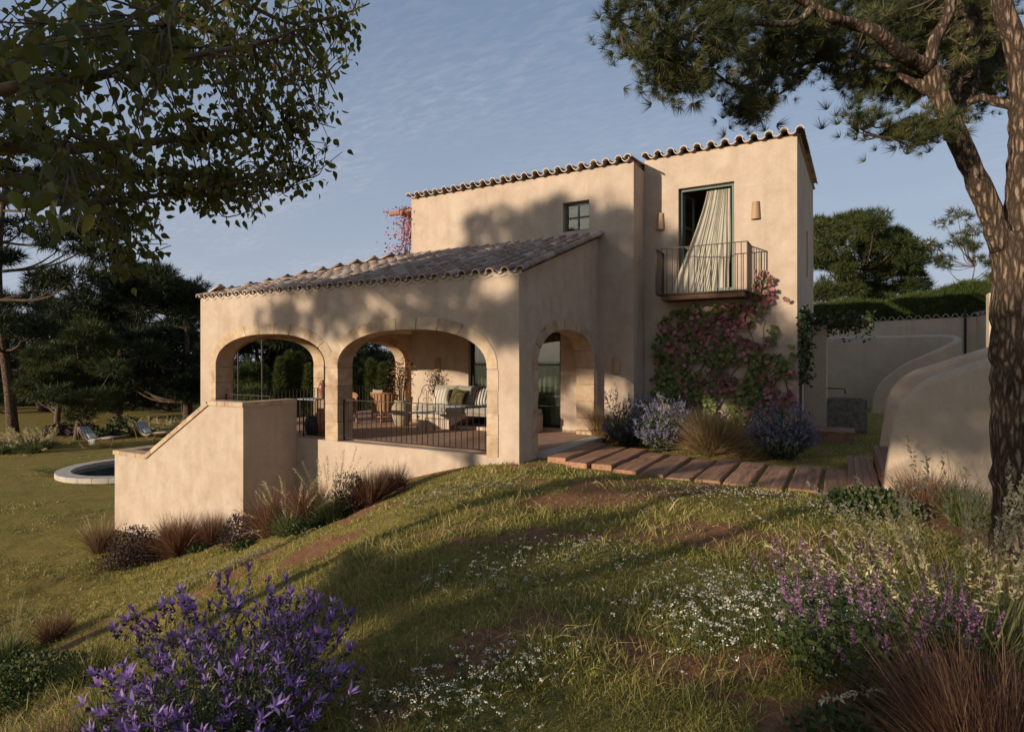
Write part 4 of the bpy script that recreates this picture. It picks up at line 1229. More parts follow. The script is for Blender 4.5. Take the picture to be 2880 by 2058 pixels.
MB().tube([(-10.95, 13.0, 5.87), (-10.95, 17.0, 5.87)], .065, 9).build('cross_pole', M['log'], lp)
MB().tube([(-10.95, 16.8, RIDGE + .03), (-10.95, 16.8, 5.82)], .06, 9).build('post', M['log'], lp)
# ---- round pool
PX, PY = POOL; PZ = -2.2
pool = thing('pool', 'round garden pool with pale stone rim beside the outer stairs', 'pool', (PX, PY, -2.4))
n = 30
for i in range(n):
    a0 = 2 * math.pi * i / n + .0012; a1 = 2 * math.pi * (i + 1) / n - .0012
    vs = []
    for a in np.linspace(a0, a1, 4):
        for r, z in ((2.0, -.42), (2.0, 0), (2.46, 0), (2.46, -.42)):
            vs.append((PX + r * math.cos(a), PY + r * math.sin(a), PZ + z))
    fs = [(4 * k + q, 4 * k + 4 + q, 4 * k + 4 + (q + 1) % 4, 4 * k + (q + 1) % 4) for k in range(3) for q in range(4)] + [(0, 1, 2, 3), (15, 14, 13, 12)]
    bevel(MB().add(vs, fs).build('rim_stone', M['coping_pale'], pool), .012)
MB().lathe([(2.01, -.40), (2.01, -1.2)], (PX, PY, PZ), 40).build('basin', M['dark_frame'], pool)
MB().add([(PX + 2.02 * math.cos(a), PY + 2.02 * math.sin(a), PZ - .13) for a in np.linspace(0, 2 * math.pi, 48, False)], [tuple(range(48))]).build('water', M['water'], pool)
# ================================================================ FURNITURE
def rot2(p, a):
    c, s = math.cos(a), math.sin(a)
    return np.array([p[0] * c - p[1] * s, p[0] * s + p[1] * c, *p[2:]])
def cushion_mesh(w_, h_, t_, ax, ay, c, n=14, sag=0.0):
    """puffed square cushion: ax, ay unit axes of its face, c centre"""
    ax = unit(np.array(ax, float)); ay = unit(np.array(ay, float)); az = np.cross(ax, ay); c = np.array(c, float)
    mb = MB()
    for sgn in (1, -1):
        P = np.zeros((n + 1, n + 1, 3))
        for i in range(n + 1):
            for j in range(n + 1):
                s = 2 * i / n - 1; t = 2 * j / n - 1
                pin = 1 - 0.07 * (1 - abs(s) ** 2) * abs(t) ** 4
                pin2 = 1 - 0.07 * (1 - abs(t) ** 2) * abs(s) ** 4
                th = t_ / 2 * (max(0, 1 - s ** 4) * max(0, 1 - t ** 4)) ** 0.5
                P[i, j] = c + ax * s * w_ / 2 * pin2 + ay * (t * h_ / 2 * pin - sag * (1 - s * s)) + az * sgn * th
        mb.grid(P if sgn > 0 else P[::-1])
    return mb
def rounded_box(a, b, r=.04):
    return MB().box(a, b)
# ---- built-in bench sofa
sofa = thing('bench_sofa', 'built-in plaster bench with linen seat and back cushions in the porch', 'sofa', (-8, 12, 0))
SF, SB_ = 11.72, 12.70
MB().box((-9.42, SF + .10, 0.0), (-8.42, SB_, .36)).build('plinth', M['plaster'], sofa)
MB().add([(-8.42, SF + .12, 0.36), (-7.9, SF + .12, 0.36), (-8.42, SF + .12, 0.05), (-8.42, SB_, .36), (-7.9, SB_, .36), (-8.42, SB_, .05)], [(0, 2, 1), (3, 4, 5), (1, 2, 5, 4), (0, 1, 4, 3)]).build('bracket', M['plaster'], sofa)
MB().box((-7.0, SF + .10, 0.0), (-6.3, SB_, .36)).build('plinth', M['plaster'], sofa)
MB().box((-8.42, SF + .3, 0.0), (-7.0, SB_, .08)).build('ledge', M['plaster'], sofa)
MB().box((-9.5, SF + .03, .362), (-6.3, SB_, .41)).build('slab', M['linen'], sofa)
for a, b in ((-9.5, -7.95), (-7.94, -6.3)):
    bevel(MB().box((a, SF, .412), (b, SB_ - .02, .53)).build('seat_cushion', M['linen'], sofa, True), .04, 3)
for a, b in ((-9.35, -8.62), (-8.61, -7.9), (-7.88, -7.0), (-6.98, -6.32)):
    c = ((a + b) / 2, SB_ - .22, .79)
    cushion_mesh(b - a + .04, .54, .30, (1, 0, 0), (0, .28, 1), c).build('back_cushion', M['linen'], sofa, True)
def throw_pillow(u, v, w_, tilt, roll, mt, label):
    ax = unit(np.array([math.cos(roll), .12, math.sin(roll)])); ay = unit(np.array([-math.sin(roll) * .9, tilt, math.cos(roll)]))
    c = (u, v, .53 + w_ / 2 * (abs(math.cos(roll)) + abs(math.sin(roll))) * .96)
    o = cushion_mesh(w_, w_, .16, ax, ay, c).build('pillow', M[mt], None, True)
    return tag(o, label, 'pillow')
throw_pillow(-8.90, 12.15, .46, .38, .10, 'stripe_a', 'cream pillow with thin dark stripes at the end of the porch sofa')
throw_pillow(-8.42, 12.22, .43, .38, -.16, 'olive', 'plain olive brown pillow on the porch sofa')
throw_pillow(-7.68, 12.12, .46, .40, .22, 'stripe_b', 'pillow with broad black and white stripes on the porch sofa')
# ---- wrought iron chair
def iron_chair(cx, cy, rz, label):
    t = thing('iron_chair', label, 'chair', (cx, cy, 0))
    W_ = lambda p: np.array([cx, cy, 0]) + np.array([*rot2(np.array(p[:2]), rz), p[2]])
    hw = .23
    for sx in (-1, 1):
        MB().tube([W_((sx * hw, .20, 0)), W_((sx * hw, .21, .45)), W_((sx * hw, .25, .62)), W_((sx * (hw - .0), .27, .78))], .010, 6).build('leg', M['iron'], t)
        MB().tube([W_((sx * hw, -.22, 0)), W_((sx * hw, -.20, .45))], .010, 6).build('leg', M['iron'], t)
    arc = [W_((hw, .27, .78))] + [W_((hw * .78 * math.cos(a), .29, .86 + .24 * math.sin(a))) for a in np.linspace(0, math.pi, 15)] + [W_((-hw, .27, .78))]
    MB().tube(arc, .010, 6).build('back_hoop', M['iron'], t)
    for s in (-1, 1):
        sc_ = [W_((s * .012, .27, .46)), W_((s * .02, .28, .80))] + [W_((s * (.075 - .055 * math.cos(a)), .285, .93 + .06 * math.sin(a))) for a in np.linspace(.3, 4.4, 14)]
        MB().tube(sc_, .007, 5).build('scroll', M['iron'], t)
        sc2 = [W_((s * .015, .275, .70))] + [W_((s * (.06 - .045 * math.cos(a)), .28, .74 + .045 * math.sin(a))) for a in np.linspace(-.5, 4.2, 12)]
        MB().tube(sc2, .006, 5).build('scroll', M['iron'], t)
    bevel(MB().add([W_(p) for p in ((-hw, -.22, .44), (hw, -.22, .44), (hw, .22, .44), (-hw, .22, .44), (-hw, -.22, .475), (hw, -.22, .475), (hw, .22, .475), (-hw, .22, .475))], [(3, 2, 1, 0), (4, 5, 6, 7), (0, 1, 5, 4), (1, 2, 6, 5), (2, 3, 7, 6), (3, 0, 4, 7)]).build('seat', M['white_cloth'], t), .012)
p, d_ = None, None
q = at_d(1186, 1210, 13.95)
iron_chair(q[0], q[1], YAW - 0.9 + 0.55, 'curly wrought iron chair with pale seat in front of the sofa')
# ---- wicker armchairs
def armchair(cx, cy, rz, label):
    t = thing('wicker_armchair', label, 'armchair', (cx, cy, 0))
    W_ = lambda p: np.array([cx, cy, 0]) + np.array([*rot2(np.array(p[:2]), rz), p[2]])
    # curved shell: back and arms
    rows = []
    for k in range(9):
        z = .28 + .52 * k / 8
        r = .34 + .06 * (k / 8)
        rows.append([W_((r * math.cos(a), r * math.sin(a) * .95, z - .10 * max(0, -math.sin(a) + .2) * (k / 8))) for a in np.linspace(-.55, math.pi + .55, 33)])
    sh = MB().grid(rows).build('shell', M['wicker'], t, True)
    m_ = sh.modifiers.new('solid', 'SOLIDIFY'); m_.thickness = .03
    for k in range(1, 32, 2):
        MB().tube([W_((.355 * math.cos(a) * 1.0 * s_, .355 * math.sin(a) * .95 * s_, z)) for a in [-.55 + (math.pi + 1.1) * k / 32] for s_, z in ((1.0, .30), (1.16, .78 - .08 * max(0, -math.sin(a) + .2)))], .009, 5).build('cane', M['wicker'], sh)
    rim = [W_((.405 * math.cos(a), .405 * math.sin(a) * .95, .80 - .10 * max(0, -math.sin(a) + .2))) for a in np.linspace(-.55, math.pi + .55, 30)]
    MB().tube(rim, .022, 8).build('rim', M['wicker'], t, True)
    for a in (-.45, .9, 2.24, math.pi + .45):
        MB().tube([W_((.38 * math.cos(a), .36 * math.sin(a), 0)), W_((.34 * math.cos(a), .33 * math.sin(a), .40))], .02, 7).build('leg', M['wicker'], t)
    MB().tube([W_((.35 * math.cos(a), .33 * math.sin(a), .16)) for a in np.linspace(0, 2 * math.pi, 24)], .012, 6).build('stretcher', M['wicker'], t)
    MB().lathe([(0.0, .50), (.25, .50), (.31, .46), (.31, .40), (.27, .37), (0, .37)], (cx, cy, 0), 24).build('seat_cushion', M['linen'], t, True)
    cushion_mesh(.50, .40, .16, [*rot2(np.array([1.0, 0]), rz), 0], [*rot2(np.array([0, .25]), rz), 1], W_((0, .20, .70))).build('back_cushion', M['linen'], t, True)
q = at_d(1084, 1178, 16.2); armchair(q[0], q[1], -YAW + 2.75 + .6, 'round backed wicker armchair behind the big clay jar')
q = at_d(962, 1182, 15.6); armchair(q[0], q[1], 1.2, 'wicker armchair half hidden behind the porch pier')
# ---- jars and pots
def jar(name, prof, c, m, label, cat='jar', n=28):
    t = thing(name, label, cat, c)
    MB().lathe(prof, c, n).build('body', M[m], t, True)
    return t
q = at_d(1130, 1188, 15.2); JX, JY = q[0], q[1]
jt = jar('clay_jar', [(0, 0), (.15, 0), (.17, .03), (.235, .22), (.265, .38), (.25, .50), (.19, .575), (.165, .60), (.19, .635), (.195, .66), (.165, .665), (.155, .62), (.15, .57), (0, .56)], (JX, JY, 0), 'old_clay', 'big weathered clay jar planted with a small tree on the terrace', 'jar')
pt = thing('potted_tree', 'small bare stemmed tree growing out of the big clay jar', 'tree', (JX, JY, .55))
g = np.random.default_rng(77); parts = []; tips = []
for i in range(5):
    a = i * 1.3; r0 = .05
    p0 = np.array([JX + r0 * math.cos(a), JY + r0 * math.sin(a), .56]); p1 = p0 + [.02 * math.cos(a), .02 * math.sin(a), .32]; p2 = p1 + [.07 * math.cos(a + .6), .07 * math.sin(a + .6), .34]
    MB().tube([p0, p1, p2], [.022, .018, .010], 6).build('trunk', M['twig'], pt, True); tips += [p1 * .4 + p2 * .6, p2]
LP = np.concatenate([np.array(t_) + g.normal(size=(70, 3)) * [.11, .11, .20] + [0, 0, .12] for t_ in tips])
v_, f_, r_ = scatter(*LEAF, LP, frames(rand_dirs(len(LP), g), rand_dirs(len(LP), g)), g.uniform(.035, .065, len(LP)), g.random(len(LP)))
np_mesh('crown', v_, f_, M['red_grass'], pt, r_)
# table with amphora, pots below
q = at_d(882, 1130, 13.75); TX, TY = q[0], q[1]
tb_ = thing('side_table', 'small zinc topped table behind the railing at the porch pier', 'table', (TX, TY, 0))
bevel(MB().box((TX - .30, TY - .22, .775), (TX + .30, TY + .22, .80)).build('table_top', M['zinc'], tb_), .005)
for sx, sy in ((-.26, -.18), (.26, -.18), (.26, .18), (-.26, .18)):
    MB().tube([(TX + sx, TY + sy, 0), (TX + sx, TY + sy, .774)], .011, 6).build('leg', M['iron'], tb_)
ax_ = at_d(908, 1120, 13.75)
am = jar('amphora', [(0, 0), (.045, 0), (.05, .03), (.095, .18), (.105, .26), (.09, .33), (.05, .37), (.045, .40), (.06, .425), (.052, .43), (.035, .40), (0, .39)], (ax_[0], ax_[1], .80), 'brown_glaze', 'brown glazed amphora standing on the zinc table')
for s in (-1, 1):
    MB().tube([(ax_[0] + s * .05, ax_[1], 1.185), (ax_[0] + s * .10, ax_[1], 1.18), (ax_[0] + s * .10, ax_[1], 1.10)], .010, 6).build('handle', M['brown_glaze'], am, True)
q = at_d(907, 1218, 13.45)
jar('terracotta_pot', [(0, 0), (.11, 0), (.16, .25), (.165, .40), (.13, .52), (.12, .55), (.14, .58), (.13, .59), (.11, .55), (0, .5)], (q[0], q[1], 0), 'terracotta', 'tall terracotta pot on the floor next to the stone pier')
q = at_d(879, 1216, 13.4)
jar('black_pot', [(0, 0), (.12, 0), (.17, .12), (.18, .25), (.15, .38), (.12, .40), (.13, .42), (.11, .42), (.10, .38), (0, .3)], (q[0], q[1], 0), 'black_pot', 'squat blackened pot on the floor by the stair parapet')
# ---- garden loungers
def lounger(px, d, rz, label, throw):
    G = ground_at(px, d); cx, cy, gz = G
    t = thing('lounger', label, 'lounger', (cx, cy, gz))
    W_ = lambda x, y, z: np.array([cx, cy, gz]) + np.array([*rot2(np.array([x, y]), rz), z])
    # side profile, head at -x, foot at +x
    pr = [(-.88, .95), (-.70, .66), (-.52, .42), (-.36, .33), (-.10, .36), (.20, .46), (.5, .46), (.95, .50)]
    rows = [[W_(x, s * .31, z + .0) for s in np.linspace(-1, 1, 7)] for x, z in pr]
    o = MB().grid(rows).build('canvas', M['stripe_c'], t, True)
    m_ = o.modifiers.new('solid', 'SOLIDIFY'); m_.thickness = .035
    for s in (-.33, .33):
        MB().tube([W_(x, s, z - .02) for x, z in pr], .020, 7).build('side_rail', M['wicker'], t, True)
        ab = [W_(-.88, s, .93), W_(-.86, s, .60), W_(-.74, s, .18), W_(-.58, s, .01), W_(-.42, s, .04), W_(-.22, s, .30), W_(-.10, s, .36)]
        MB().tube(ab, .017, 6).build('curved_leg', M['wicker'], t, True)
        MB().tube([W_(.30, s, .45), W_(.22, s, .15), W_(.10, s, .0)], .016, 6).build('leg', M['wicker'], t)
        MB().tube([W_(.92, s, .48), W_(.80, s, .0)], .016, 6).build('leg', M['wicker'], t)
    for x, z in ((-.88, .93), (.10, .02), (.80, .02), (.5, .44)):
        MB().tube([W_(x, -.33, z), W_(x, .33, z)], .014, 6).build('cross_bar', M['wicker'], t)
    pc = cushion_mesh(.46, .30, .15, W_(0, 1, 0) - W_(0, 0, 0), W_(-.5, 0, .6) - W_(0, 0, 0), W_(-.47, 0, .52)).build('pillow', M['white_cloth'], None, True)
    tag(pc, 'white pillow on ' + ('the lounger with the draped throw' if throw else 'the lounger nearest the stair parapet'), 'pillow')
    if throw:
        P = [[W_(-.28 + .34 * i / 14 + .01 * math.sin(j), -.10 - .02 * (j < 3) - min(j, 3) / 3 * .24 - (.02 * math.sin(i * 1.5) if j > 3 else 0), .40 + .0 * i if j < 3 else .40 - (j - 3) * .065) for i in range(15)] for j in range(8)]
        th = MB().grid(P).build('throw', M['grey_cloth'], None, True)
        m_ = th.modifiers.new('solid', 'SOLIDIFY'); m_.thickness = .015
        tag(th, 'beige fringed throw draped over the lounger seat', 'throw')
lounger(283, 27.4, YAW - .12, 'wicker lounger with striped canvas and a beige throw on the lawn', True)
lounger(437, 29.5, YAW - .12, 'wicker lounger with striped canvas partly behind the stair parapet', False)
# ================================================================ TREES
FAN = None
def _fan(n=7, spread=1.1, wd=.10, seed=1):
    g = np.random.default_rng(seed); vs = []; fs = []
    for i in range(n):
        a = 2 * math.pi * i / n + g.random(); p = spread * (0.25 + 0.75 * g.random())
        d = np.array([math.cos(a) * math.sin(p), math.cos(p), math.sin(a) * math.sin(p)])
        sd = unit(np.cross(d, g.normal(size=3))) * wd / 2; L = .75 + .35 * g.random()
        b = len(vs); vs += [d * .08 - sd, d * .08 + sd, d * L]; fs.append((b, b + 1, b + 2))
    return np.array(vs), np.array(fs)
FAN = _fan()
TUFT = _fan(44, 1.0, .034, 5)
def near_limb(P, limbs):
    A = np.concatenate(limbs)
    return A[np.argmin(((A - P) ** 2).sum(1))]
def densify(pts, m=8):
    pts = np.array(pts, float)
    return np.concatenate([pts[i] + (pts[i + 1] - pts[i]) * np.linspace(0, 1, m)[:, None] for i in range(len(pts) - 1)])
def smooth_path(pts, rad, m=5, wob=0.0, g=rng):
    pts = np.array(pts, float); P = np.vstack([2 * pts[0] - pts[1], pts, 2 * pts[-1] - pts[-2]])
    out = []; rr = []
    for i in range(1, len(P) - 2):
        for t in np.linspace(0, 1, m + 1)[:-1]:
            p0, p1, p2, p3 = P[i - 1], P[i], P[i + 1], P[i + 2]
            out.append(0.5 * ((2 * p1) + (-p0 + p2) * t + (2 * p0 - 5 * p1 + 4 * p2 - p3) * t * t + (-p0 + 3 * p1 - 3 * p2 + p3) * t ** 3))
            rr.append(rad[i - 1] * (1 - t) + rad[i] * t)
    out.append(pts[-1]); rr.append(rad[-1]); out = np.array(out); rr = np.array(rr)
    if wob:
        out[1:-1] += g.normal(size=(len(out) - 2, 3)) * (rr[1:-1] * wob)[:, None]; rr = rr * (1 + g.normal(size=len(rr)) * .05)
    return out, rr
def crown_mesh(name, par, centers, radii, per, leaf, mt, g, flat=.55, tmpl=None, updir=.4, shell=.35):
    tv, tf = tmpl or FAN
    C = np.repeat(np.array(centers), per, axis=0); Rr = np.repeat(np.array(radii), per)
    d = rand_dirs(len(C), g); k = (shell + (1 - shell) * g.random(len(C))) ** .7
    P = C + d * (Rr * k)[:, None] * [1, 1, flat]
    dirs = unit(d + [0, 0, updir] + g.normal(size=d.shape) * .5)
    s = leaf * g.uniform(.65, 1.3, len(P))
    cr = np.repeat(g.random(len(centers)), per)
    rn = np.clip(.55 * g.random(len(P)) + .45 * cr, 0, 1)
    V_, F_, R_ = scatter(tv, tf, P, frames(dirs, rand_dirs(len(P), g)), s, rn)
    return np_mesh(name, V_, F_, M[mt], par, R_)
def tree(name, label, base, clusters, mt, leaf, per, tr, seed, flat=.55, group=None, bark='bark', top=None, lean=(0, 0), tmpl=None, limbs_every=1, updir=.4, cat='tree'):
    g = np.random.default_rng(seed)
    base = np.array(base, float); t = thing(name, label, cat, base, group)
    C = np.array([c[:3] for c in clusters]); Rd = np.array([c[3] for c in clusters])
    tp = np.array([base[0] + lean[0], base[1] + lean[1], top if top is not None else C[:, 2].max()])
    mid = base * .5 + tp * .5 + [*(g.normal(size=2) * .10 * min(3.0, (tp[2] - base[2]) * .25)), 0]
    P, R_ = smooth_path([base - [0, 0, .2], base * .75 + mid * .25, mid, tp], [tr * 1.25, tr, tr * .75, tr * .22], 5)
    mb = MB().tube(P, R_, 9)
    mb.build('trunk', M[bark], t, True)
    br = MB()
    for i, c in enumerate(C):
        if i % limbs_every: continue
        k = np.argmin(np.abs(P[:, 2] - (c[2] - .35 * np.hypot(*(c[:2] - tp[:2])))))
        q = P[k]; m_ = (q + c) / 2 + [0, 0, -.12 * np.linalg.norm(c - q)] + g.normal(size=3) * .08
        pp, rr = smooth_path([q, m_, c], [min(R_[k] * .5, tr * .4), tr * .22, tr * .07], 4)
        br.tube(pp, rr, 5, False)
    br.build('limbs', M[bark], t, True, kind='stuff')
    crown_mesh('crown', t, C, Rd, per, leaf, mt, g, flat, tmpl, updir)
    return t
def pix_clusters(poly, d, n, r, seed, dspread=1.0, zmin=-2.2):
    """cluster centres inside a picture polygon, given real distance"""
    g = np.random.default_rng(seed); out = []
    xs = [p[0] for p in poly]; ys = [p[1] for p in poly]
    def inside(x, y):
        c = False; j = len(poly) - 1
        for i in range(len(poly)):
            if (poly[i][1] > y) != (poly[j][1] > y) and x < (poly[j][0] - poly[i][0]) * (y - poly[i][1]) / (poly[j][1] - poly[i][1]) + poly[i][0]: c = not c
            j = i
        return c
    tries = 0
    while len(out) < n and tries < 20000:
        tries += 1
        x, y = g.uniform(min(xs), max(xs)), g.uniform(min(ys), max(ys))
        if not inside(x, y): continue
        dd = d + g.normal() * dspread
        p = at_d(x, y, dd)
        if p[2] < zmin: continue
        out.append((*p, r * g.uniform(.7, 1.3)))
    return out
G0 = lambda px, d: ground_at(px, d)
# ---- background left
def bg(name, label, px, d, poly, n, r, mt, leaf, per, tr, seed, **kw):
    b = G0(px, d)
    return tree(name, label, b, pix_clusters(poly, d, n, r, seed, kw.pop('ds', 1.6)), mt, leaf, per, tr, seed, **kw)
bg('pine_tree', 'tall straight trunked pine behind the left planting bed', 38, 33, [(-260, 250), (120, 180), (330, 330), (420, 560), (330, 900), (120, 960), (-250, 960)], 34, 1.35, 'dark_needle', .55, 150, .25, 101, flat=.32, top=15.5)
bg('pine_tree', 'bushy olive green pine with pale forked trunk on the lawn', 214, 30, [(70, 1120), (90, 1010), (170, 930), (250, 880), (330, 960), (350, 1080), (310, 1160), (200, 1170), (110, 1150)], 40, .62, 'mid_needle', .34, 130, .13, 102, flat=.5, bark='bark_fine', top=2.6)
bg('pine_tree', 'broad dark pine next to the porch end wall', 530, 35, [(330, 1090), (330, 840), (380, 740), (480, 735), (560, 790), (620, 900), (620, 1080), (480, 1120)], 48, 1.0, 'dark_needle', .45, 150, .26, 103, flat=.55, top=6.2)
bg('pine_tree', 'dark rounded pine rising behind the loungers', 330, 40, [(180, 1120), (170, 830), (250, 760), (350, 750), (430, 800), (460, 1000), (450, 1120)], 40, 1.15, 'dark_needle', .5, 130, .28, 104, flat=.55, top=6.5)
bg('pine_tree', 'dark pine filling the gap behind the tall trunk', 120, 46, [(-150, 1150), (-150, 850), (0, 760), (180, 790), (260, 900), (240, 1130)], 36, 1.4, 'dark_needle', .6, 120, .3, 105, flat=.5, top=7)
bg('pine_tree', 'dark pine seen through the first porch arch', 720, 38, [(560, 1130), (600, 960), (690, 940), (800, 950), (900, 980), (900, 1130)], 44, 1.0, 'dark_needle', .45, 150, .25, 106, flat=.5, top=3.2)
bg('pine_tree', 'yellow green young pine seen low through the first porch arch', 705, 29, [(640, 1110), (650, 1050), (700, 1030), (760, 1060), (770, 1110)], 22, .42, 'cypress', .30, 110, .10, 107, flat=.45, top=1.2)
bg('pine_tree', 'open dark pine above the cypresses, seen through the second porch arch', 1010, 40, [(930, 1060), (950, 960), (1040, 930), (1110, 950), (1140, 1040)], 24, .95, 'dark_needle', .45, 90, .22, 108, flat=.4, top=3.4)
bg('pine_tree', 'dark pine closing the gap behind the broad one', 470, 47, [(300, 1130), (300, 800), (420, 760), (560, 800), (640, 920), (640, 1130)], 44, 1.3, 'dark_needle', .55, 130, .28, 110, flat=.55, top=6.5)
bg('pine_tree', 'far dark pine between tall trunk and olive pine', 60, 52, [(-200, 1150), (-200, 900), (-60, 820), (120, 840), (300, 900), (320, 1150)], 50, 1.5, 'dark_needle', .7, 110, .3, 113, flat=.55, top=6)
bg('pine_tree', 'small reddish pine with bare branches beside the tall trunk', 160, 37, [(60, 1130), (80, 1010), (150, 960), (230, 990), (240, 1120)], 16, .8, 'dark_needle', .42, 80, .16, 109, flat=.45, top=3.0, bark='bark_fine')
# ---- cypresses
g = np.random.default_rng(60)
cyp0 = None
for i in range(13):
    px = 792 + i * 28 + g.normal() * 4; d = 27.5 + g.normal() * .4
    b = G0(px, d)
    if cyp0 is None:
        cyp0 = thing('cypress', 'slim green cypress in the row behind the porch', 'cypress', b, 'row of cypresses')
        MB().tube([b - [0, 0, .1], b + [0, 0, 2.4], b + [0, 0, 4.0]], [.06, .04, .01], 6).build('trunk', M['bark_fine'], cyp0)
        n = 1500; hh = g.random(n); rr = .30 * np.sin(np.pi * np.clip(hh, .03, 1) ** .75) ** .6 * np.sqrt(g.random(n)); an = g.random(n) * 6.283
        P = b + np.stack([rr * np.cos(an), rr * np.sin(an), hh * 4.0 + .05], 1)
        dr = unit(np.stack([np.cos(an) * .35, np.sin(an) * .35, np.ones(n)], 1) + g.normal(size=(n, 3)) * .2)
        V_, F_, R_ = scatter(*FAN, P, frames(dr, rand_dirs(n, g)), .26 * g.uniform(.7, 1.2, n), g.random(n))
        np_mesh('crown', V_, F_, M['cypress'], cyp0, R_)
    else:
        c = copy_tree(cyp0); c.location = b; s = g.uniform(.85, 1.12); c.scale = (s * 1.05, s * 1.05, s); c.rotation_euler = (0, 0, g.random() * 6)
# ---- background right
bg('pine_tree', 'wide dense dark pine beyond the clipped hedge', 2420, 38, [(2270, 860), (2270, 640), (2330, 600), (2420, 600), (2500, 640), (2580, 690), (2610, 760), (2560, 850)], 60, .85, 'mid_needle', .42, 170, .25, 111, flat=.6, top=7.5)
bg('pine_tree', 'sparse twisted pine standing against the sky above the hedge', 2712, 35, [(2590, 660), (2650, 590), (2720, 600), (2800, 690), (2800, 780), (2720, 720), (2640, 760)], 22, .42, 'needle', .34, 34, .11, 112, flat=.4, top=7.2, lean=(.5, 0), bark='bark_fine')
# clipped hedge: leafy surface of a low dome
hd_ = thing('hedge', 'long clipped hedge above the tiled boundary wall', 'hedge', (3, 33, 0))
g = np.random.default_rng(61); n = 9500
hu = g.uniform(-1.5, 9.5, n); a = g.uniform(-.15, math.pi * .95, n)
lump = (fbm(hu * .6, a * 1.2, 3) - .5) * .5
P = np.stack([hu, 33.2 - (1.5 + lump) * np.cos(a), 3.2 + (1.55 + 1.5 * lump + .10 * (hu - 4)) * np.clip(np.sin(a), -.5, 1) ** 1.0 - .25 * (a < 0)], 1)
nd = np.stack([np.zeros(n), -np.cos(a), np.sin(a)], 1)
V_, F_, R_ = scatter(*FAN, P, frames(unit(nd + g.normal(size=(n, 3)) * .7), rand_dirs(n, g)), .30 * g.uniform(.5, 1.4, n), np.clip(g.random(n) * .7 + .5 * (fbm(hu * 1.2, a * 2, 3) - .35), 0, 1))
np_mesh('foliage', V_, F_, M['cypress'], hd_, R_)
for x in np.arange(-1, 9.6, 1.5):
    MB().tube([(x, 33.2, -.3), (x + .1, 33.2, 2.2), (x + .2, 33.1, 4.4)], [.10, .08, .03], 6).build('stem', M['bark_fine'], hd_)
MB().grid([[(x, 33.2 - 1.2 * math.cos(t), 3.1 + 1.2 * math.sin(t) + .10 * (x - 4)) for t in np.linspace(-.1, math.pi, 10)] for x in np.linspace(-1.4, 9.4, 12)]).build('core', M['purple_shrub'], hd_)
tree('shrub', 'yellow green shrub at the end of the hedge by the taller wall', G0(2745, 27.5), pix_clusters([(2690, 850), (2700, 800), (2760, 785), (2800, 810), (2800, 860)], 27.5, 14, .4, 62, .5), 'cypress', .24, 110, .06, 62, flat=.7, cat='shrub', bark='bark_fine')
# ---- distant woodland closing the view
g = np.random.default_rng(63); n = 5200
an = g.uniform(-1.35, 1.15, n); rad = g.uniform(78, 120, n)
hx = rad * np.sin(an); hy = rad * np.cos(an); U_ = hx * CA - hy * SA; W2 = hx * SA + hy * CA
hgt = 2.2 + 5.0 * fbm(an * 14 + 3, rad * .05, 3) + .02 * (rad - 78)
P = np.stack([U_, W2, -2.5 + g.random(n) ** .6 * hgt], 1)
V_, F_, R_ = scatter(*FAN, P, frames(unit(g.normal(size=(n, 3)) + [0, 0, .6]), rand_dirs(n, g)), 2.0 * g.uniform(.6, 1.3, n), g.random(n))
# wider needles read as leaf masses at this distance
o = np_mesh('woodland', V_, F_, M['dark_needle'], None, R_, False, kind='stuff')
o['label'] = 'dark woodland closing the garden in the distance'; o['category'] = 'woodland'

# ---- trees standing behind the viewpoint whose shade falls on house and lawn
def sunpt(s, h, t):
    return np.array([s * .894 + t * .447, -s * .447 + t * .894, h - .2035 * t])
def shade_tree(label, polys, t, n, r, per, leaf, tr, trunk_s, seed, mt='mid_needle', spread=1.2):
    g = np.random.default_rng(seed); cl = []
    for poly, cnt in polys:
        xs = [p[0] for p in poly]; ys = [p[1] for p in poly]; k = 0
        while k < cnt:
            s, h = g.uniform(min(xs), max(xs)), g.uniform(min(ys), max(ys)); c = False; j = len(poly) - 1
            for i in range(len(poly)):
                if (poly[i][1] > h) != (poly[j][1] > h) and s < (poly[j][0] - poly[i][0]) * (h - poly[i][1]) / (poly[j][1] - poly[i][1]) + poly[i][0]: c = not c
                j = i
            if c: cl.append((*sunpt(s, h, t + g.normal() * spread), r * g.uniform(.7, 1.3))); k += 1
    b = sunpt(trunk_s, 0, t); b[2] = tz(b[0], b[1])
    return tree('shade_tree', label, b, cl, mt, leaf, per, tr, seed, flat=.8, group=None, limbs_every=2)
shade_tree('tall tree behind the viewpoint shading the upper storey', [([(-13.1, 4.7), (-12.9, 5.8), (-12.2, 6.9), (-11.4, 7.2), (-9.8, 7.2), (-9.0, 6.5), (-8.7, 4.6), (-9.6, 4.0), (-12, 4.3)], 84), ([(-14.7, 3.3), (-14.2, 4.2), (-12, 4.6), (-9, 4.4), (-8.7, 3.4), (-9.8, 3.0), (-11, 2.85), (-12.5, 3.0), (-13.8, 2.9)], 36), ([(-11.5, 5.2), (-11.4, 7.1), (-9.4, 6.9), (-9.0, 5.0)], 30), ([(-13.9, 4.6), (-13.6, 6.2), (-12.6, 7.4), (-12.4, 6.9), (-13, 5.5)], 9)], -16, 0, .31, 50, .30, .19, -9.9, 201)
